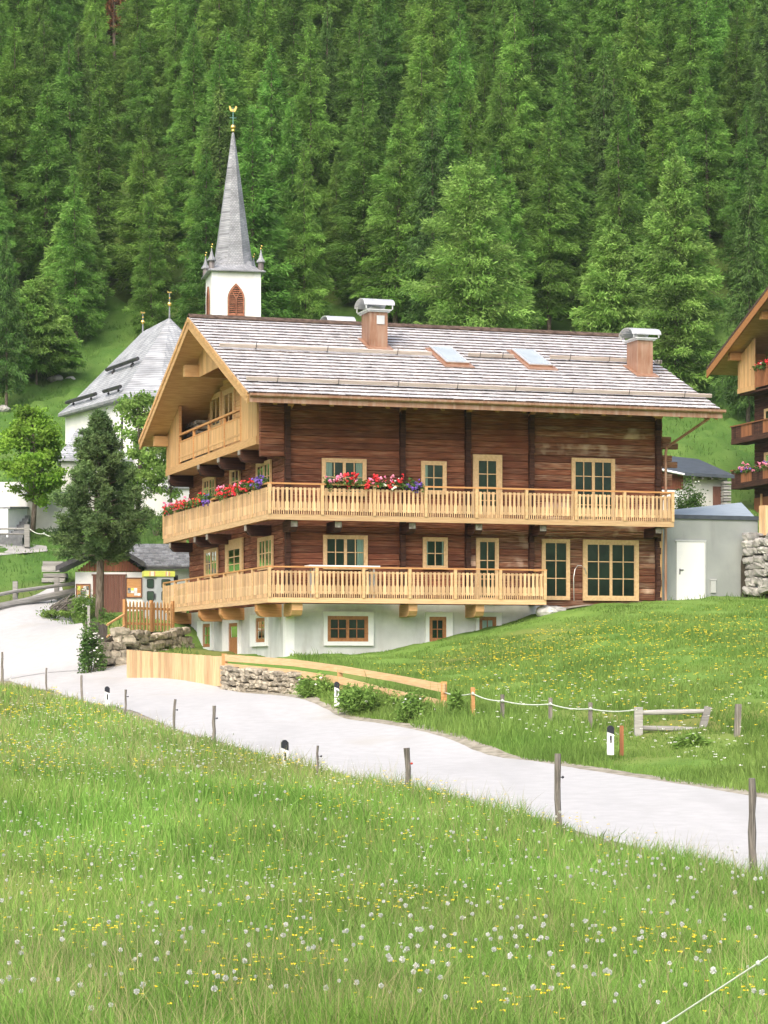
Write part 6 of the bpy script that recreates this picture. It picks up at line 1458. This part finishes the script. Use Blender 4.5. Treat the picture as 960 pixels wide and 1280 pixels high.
# verges and slopes beyond
x, y = scatter(60000, 82, 150, -40, 1000, rg, 1.2)
loc = (np.stack([x, y], -1) - HF.O); hu, hv = loc @ HF.U, loc @ HF.V; sd = road_dist(x, y)
k = (np.abs(sd) > RW / 2 + .3) & ~inside(APOLY, x, y) & ~((hu > -1.5) & (hu < 19) & (hv > -.3) & (hv < 16)); x, y = x[k], y[k]
blades('slope_grass', x, y, rg.uniform(.08, .3, len(x)), .03 * rg.uniform(.7, 1.5, len(x)) * y / 100, 'slope_blade', 83, .7)

def puffs(name, x, y, hgt, r, m, seed, spikes=34, flat=False, jit=.0):
    rg = np.random.default_rng(seed); n = len(x); c = np.stack([x, y, ground(x, y) + hgt], -1); C = np.repeat(c, spikes, 0); N_ = n * spikes; rr = np.repeat(r, spikes)
    d = rg.normal(0, 1, (N_, 3)); d /= np.linalg.norm(d, axis=1)[:, None]
    if flat: d[:, 2] *= .25
    s = np.cross(d, rg.normal(0, 1, (N_, 3))); s /= np.linalg.norm(s, axis=1)[:, None]
    k = (rr * rg.uniform(.75, 1.05, N_))[:, None]; w_ = (rr * (.55 if flat else .30))[:, None]
    a = C + d * k * .12; b_ = C + d * k; v = np.stack([a, b_ + s * w_ / 2, b_ - s * w_ / 2], 1).reshape(-1, 3)
    o = np_mesh(name, v, np.arange(N_ * 3).reshape(-1, 3), rg.random(N_), m); structure(o, 'stuff'); return o
def near_side(x, y): sd = road_dist(x, y); return (sd < -(RW / 2 + .7)) & ~inside(APOLY, x, y)
def clumped(n, d0, d1, px0, px1, nc, sp, rg, pw=1.7):
    cx, cy_ = scatter(nc, d0, d1, px0, px1, rg, pw); i = rg.integers(0, nc, n); s = sp * (cy_[i] / 20) ** .5
    return cx[i] + rg.normal(0, 1, n) * s, cy_[i] + rg.normal(0, 1, n) * s * 1.6
x1, y1 = scatter(360, 13.5, 32, -20, 980, rg, 1.8); x2, y2 = clumped(330, 13, 60, -20, 980, 46, .3, rg); x, y = np.concatenate([x1, x2]), np.concatenate([y1, y2]); k = near_side(x, y) & (y > 13); x, y = x[k], y[k]
puffs('dandelion_clocks', x, y, rg.uniform(.30, .52, len(x)), rg.uniform(.011, .022, len(x)), 'puff', 91, 90)
x, y = clumped(3300, 20, 74, -30, 700, 110, .8, rg); k = near_side(x, y); x, y = x[k], y[k]
puffs('white_flowers', x, y, rg.uniform(.28, .48, len(x)), rg.uniform(.010, .019, len(x)) * np.maximum(1, y / 32), 'petal_white', 92, 9, True)
x, y = clumped(2100, 13.5, 70, -30, 980, 80, .38, rg); k = near_side(x, y); x, y = x[k], y[k]
puffs('yellow_flowers', x, y, rg.uniform(.27, .46, len(x)), rg.uniform(.014, .022, len(x)) * np.maximum(1, y / 26), 'petal_yellow', 93, 9, True)
def far_side(x, y):
    sd = road_dist(x, y); loc = (np.stack([x, y], -1) - HF.O); return (sd > RW / 2 + .8) & ((loc @ HF.V) < -1.2) & ~((loc @ HF.U < 0) & (sd < 9) & (y > 64))
x, y = clumped(2200, 52, 78, 560, 1000, 55, 1.2, rg, 1.0); k = far_side(x, y) & (road_dist(x, y) > RW / 2 + 3.0) & (((np.stack([x, y], -1) - HF.O) @ HF.V) < -4.5 - 2 * rg.random(len(x))); x, y = x[k], y[k]
puffs('lawn_buttercups', x, y, rg.uniform(.14, .26, len(x)), rg.uniform(.026, .046, len(x)), 'petal_yellow', 94, 7, True)
x, y = clumped(600, 42, 60, 560, 1000, 30, .8, rg, 1.0); k = far_side(x, y) & (road_dist(x, y) < 7 + 3 * rg.random(len(x))); x, y = x[k], y[k]
puffs('bank_umbels', x, y, rg.uniform(.28, .5, len(x)), rg.uniform(.02, .042, len(x)), 'petal_white', 95, 12, True)

# ------------------------------------------------------------------ the slightly hazy mountain air
m = bpy.data.materials.new('haze'); m.use_nodes = True; nt = m.node_tree
for n in list(nt.nodes): nt.nodes.remove(n)
o_ = nt.nodes.new('ShaderNodeOutputMaterial'); pv = nt.nodes.new('ShaderNodeVolumePrincipled'); pv.inputs['Density'].default_value = 0.00012
pv.inputs['Color'].default_value = (0.86, 0.92, 1.0, 1); nt.links.new(pv.outputs[0], o_.inputs['Volume']); MATS['haze'] = m
M = MB(); M.box(-335, 335, -135, 395, float(GZ.min()) - 1, float(GZ.max()) + 25); o = M.build('haze', 'haze'); structure(o, 'stuff')
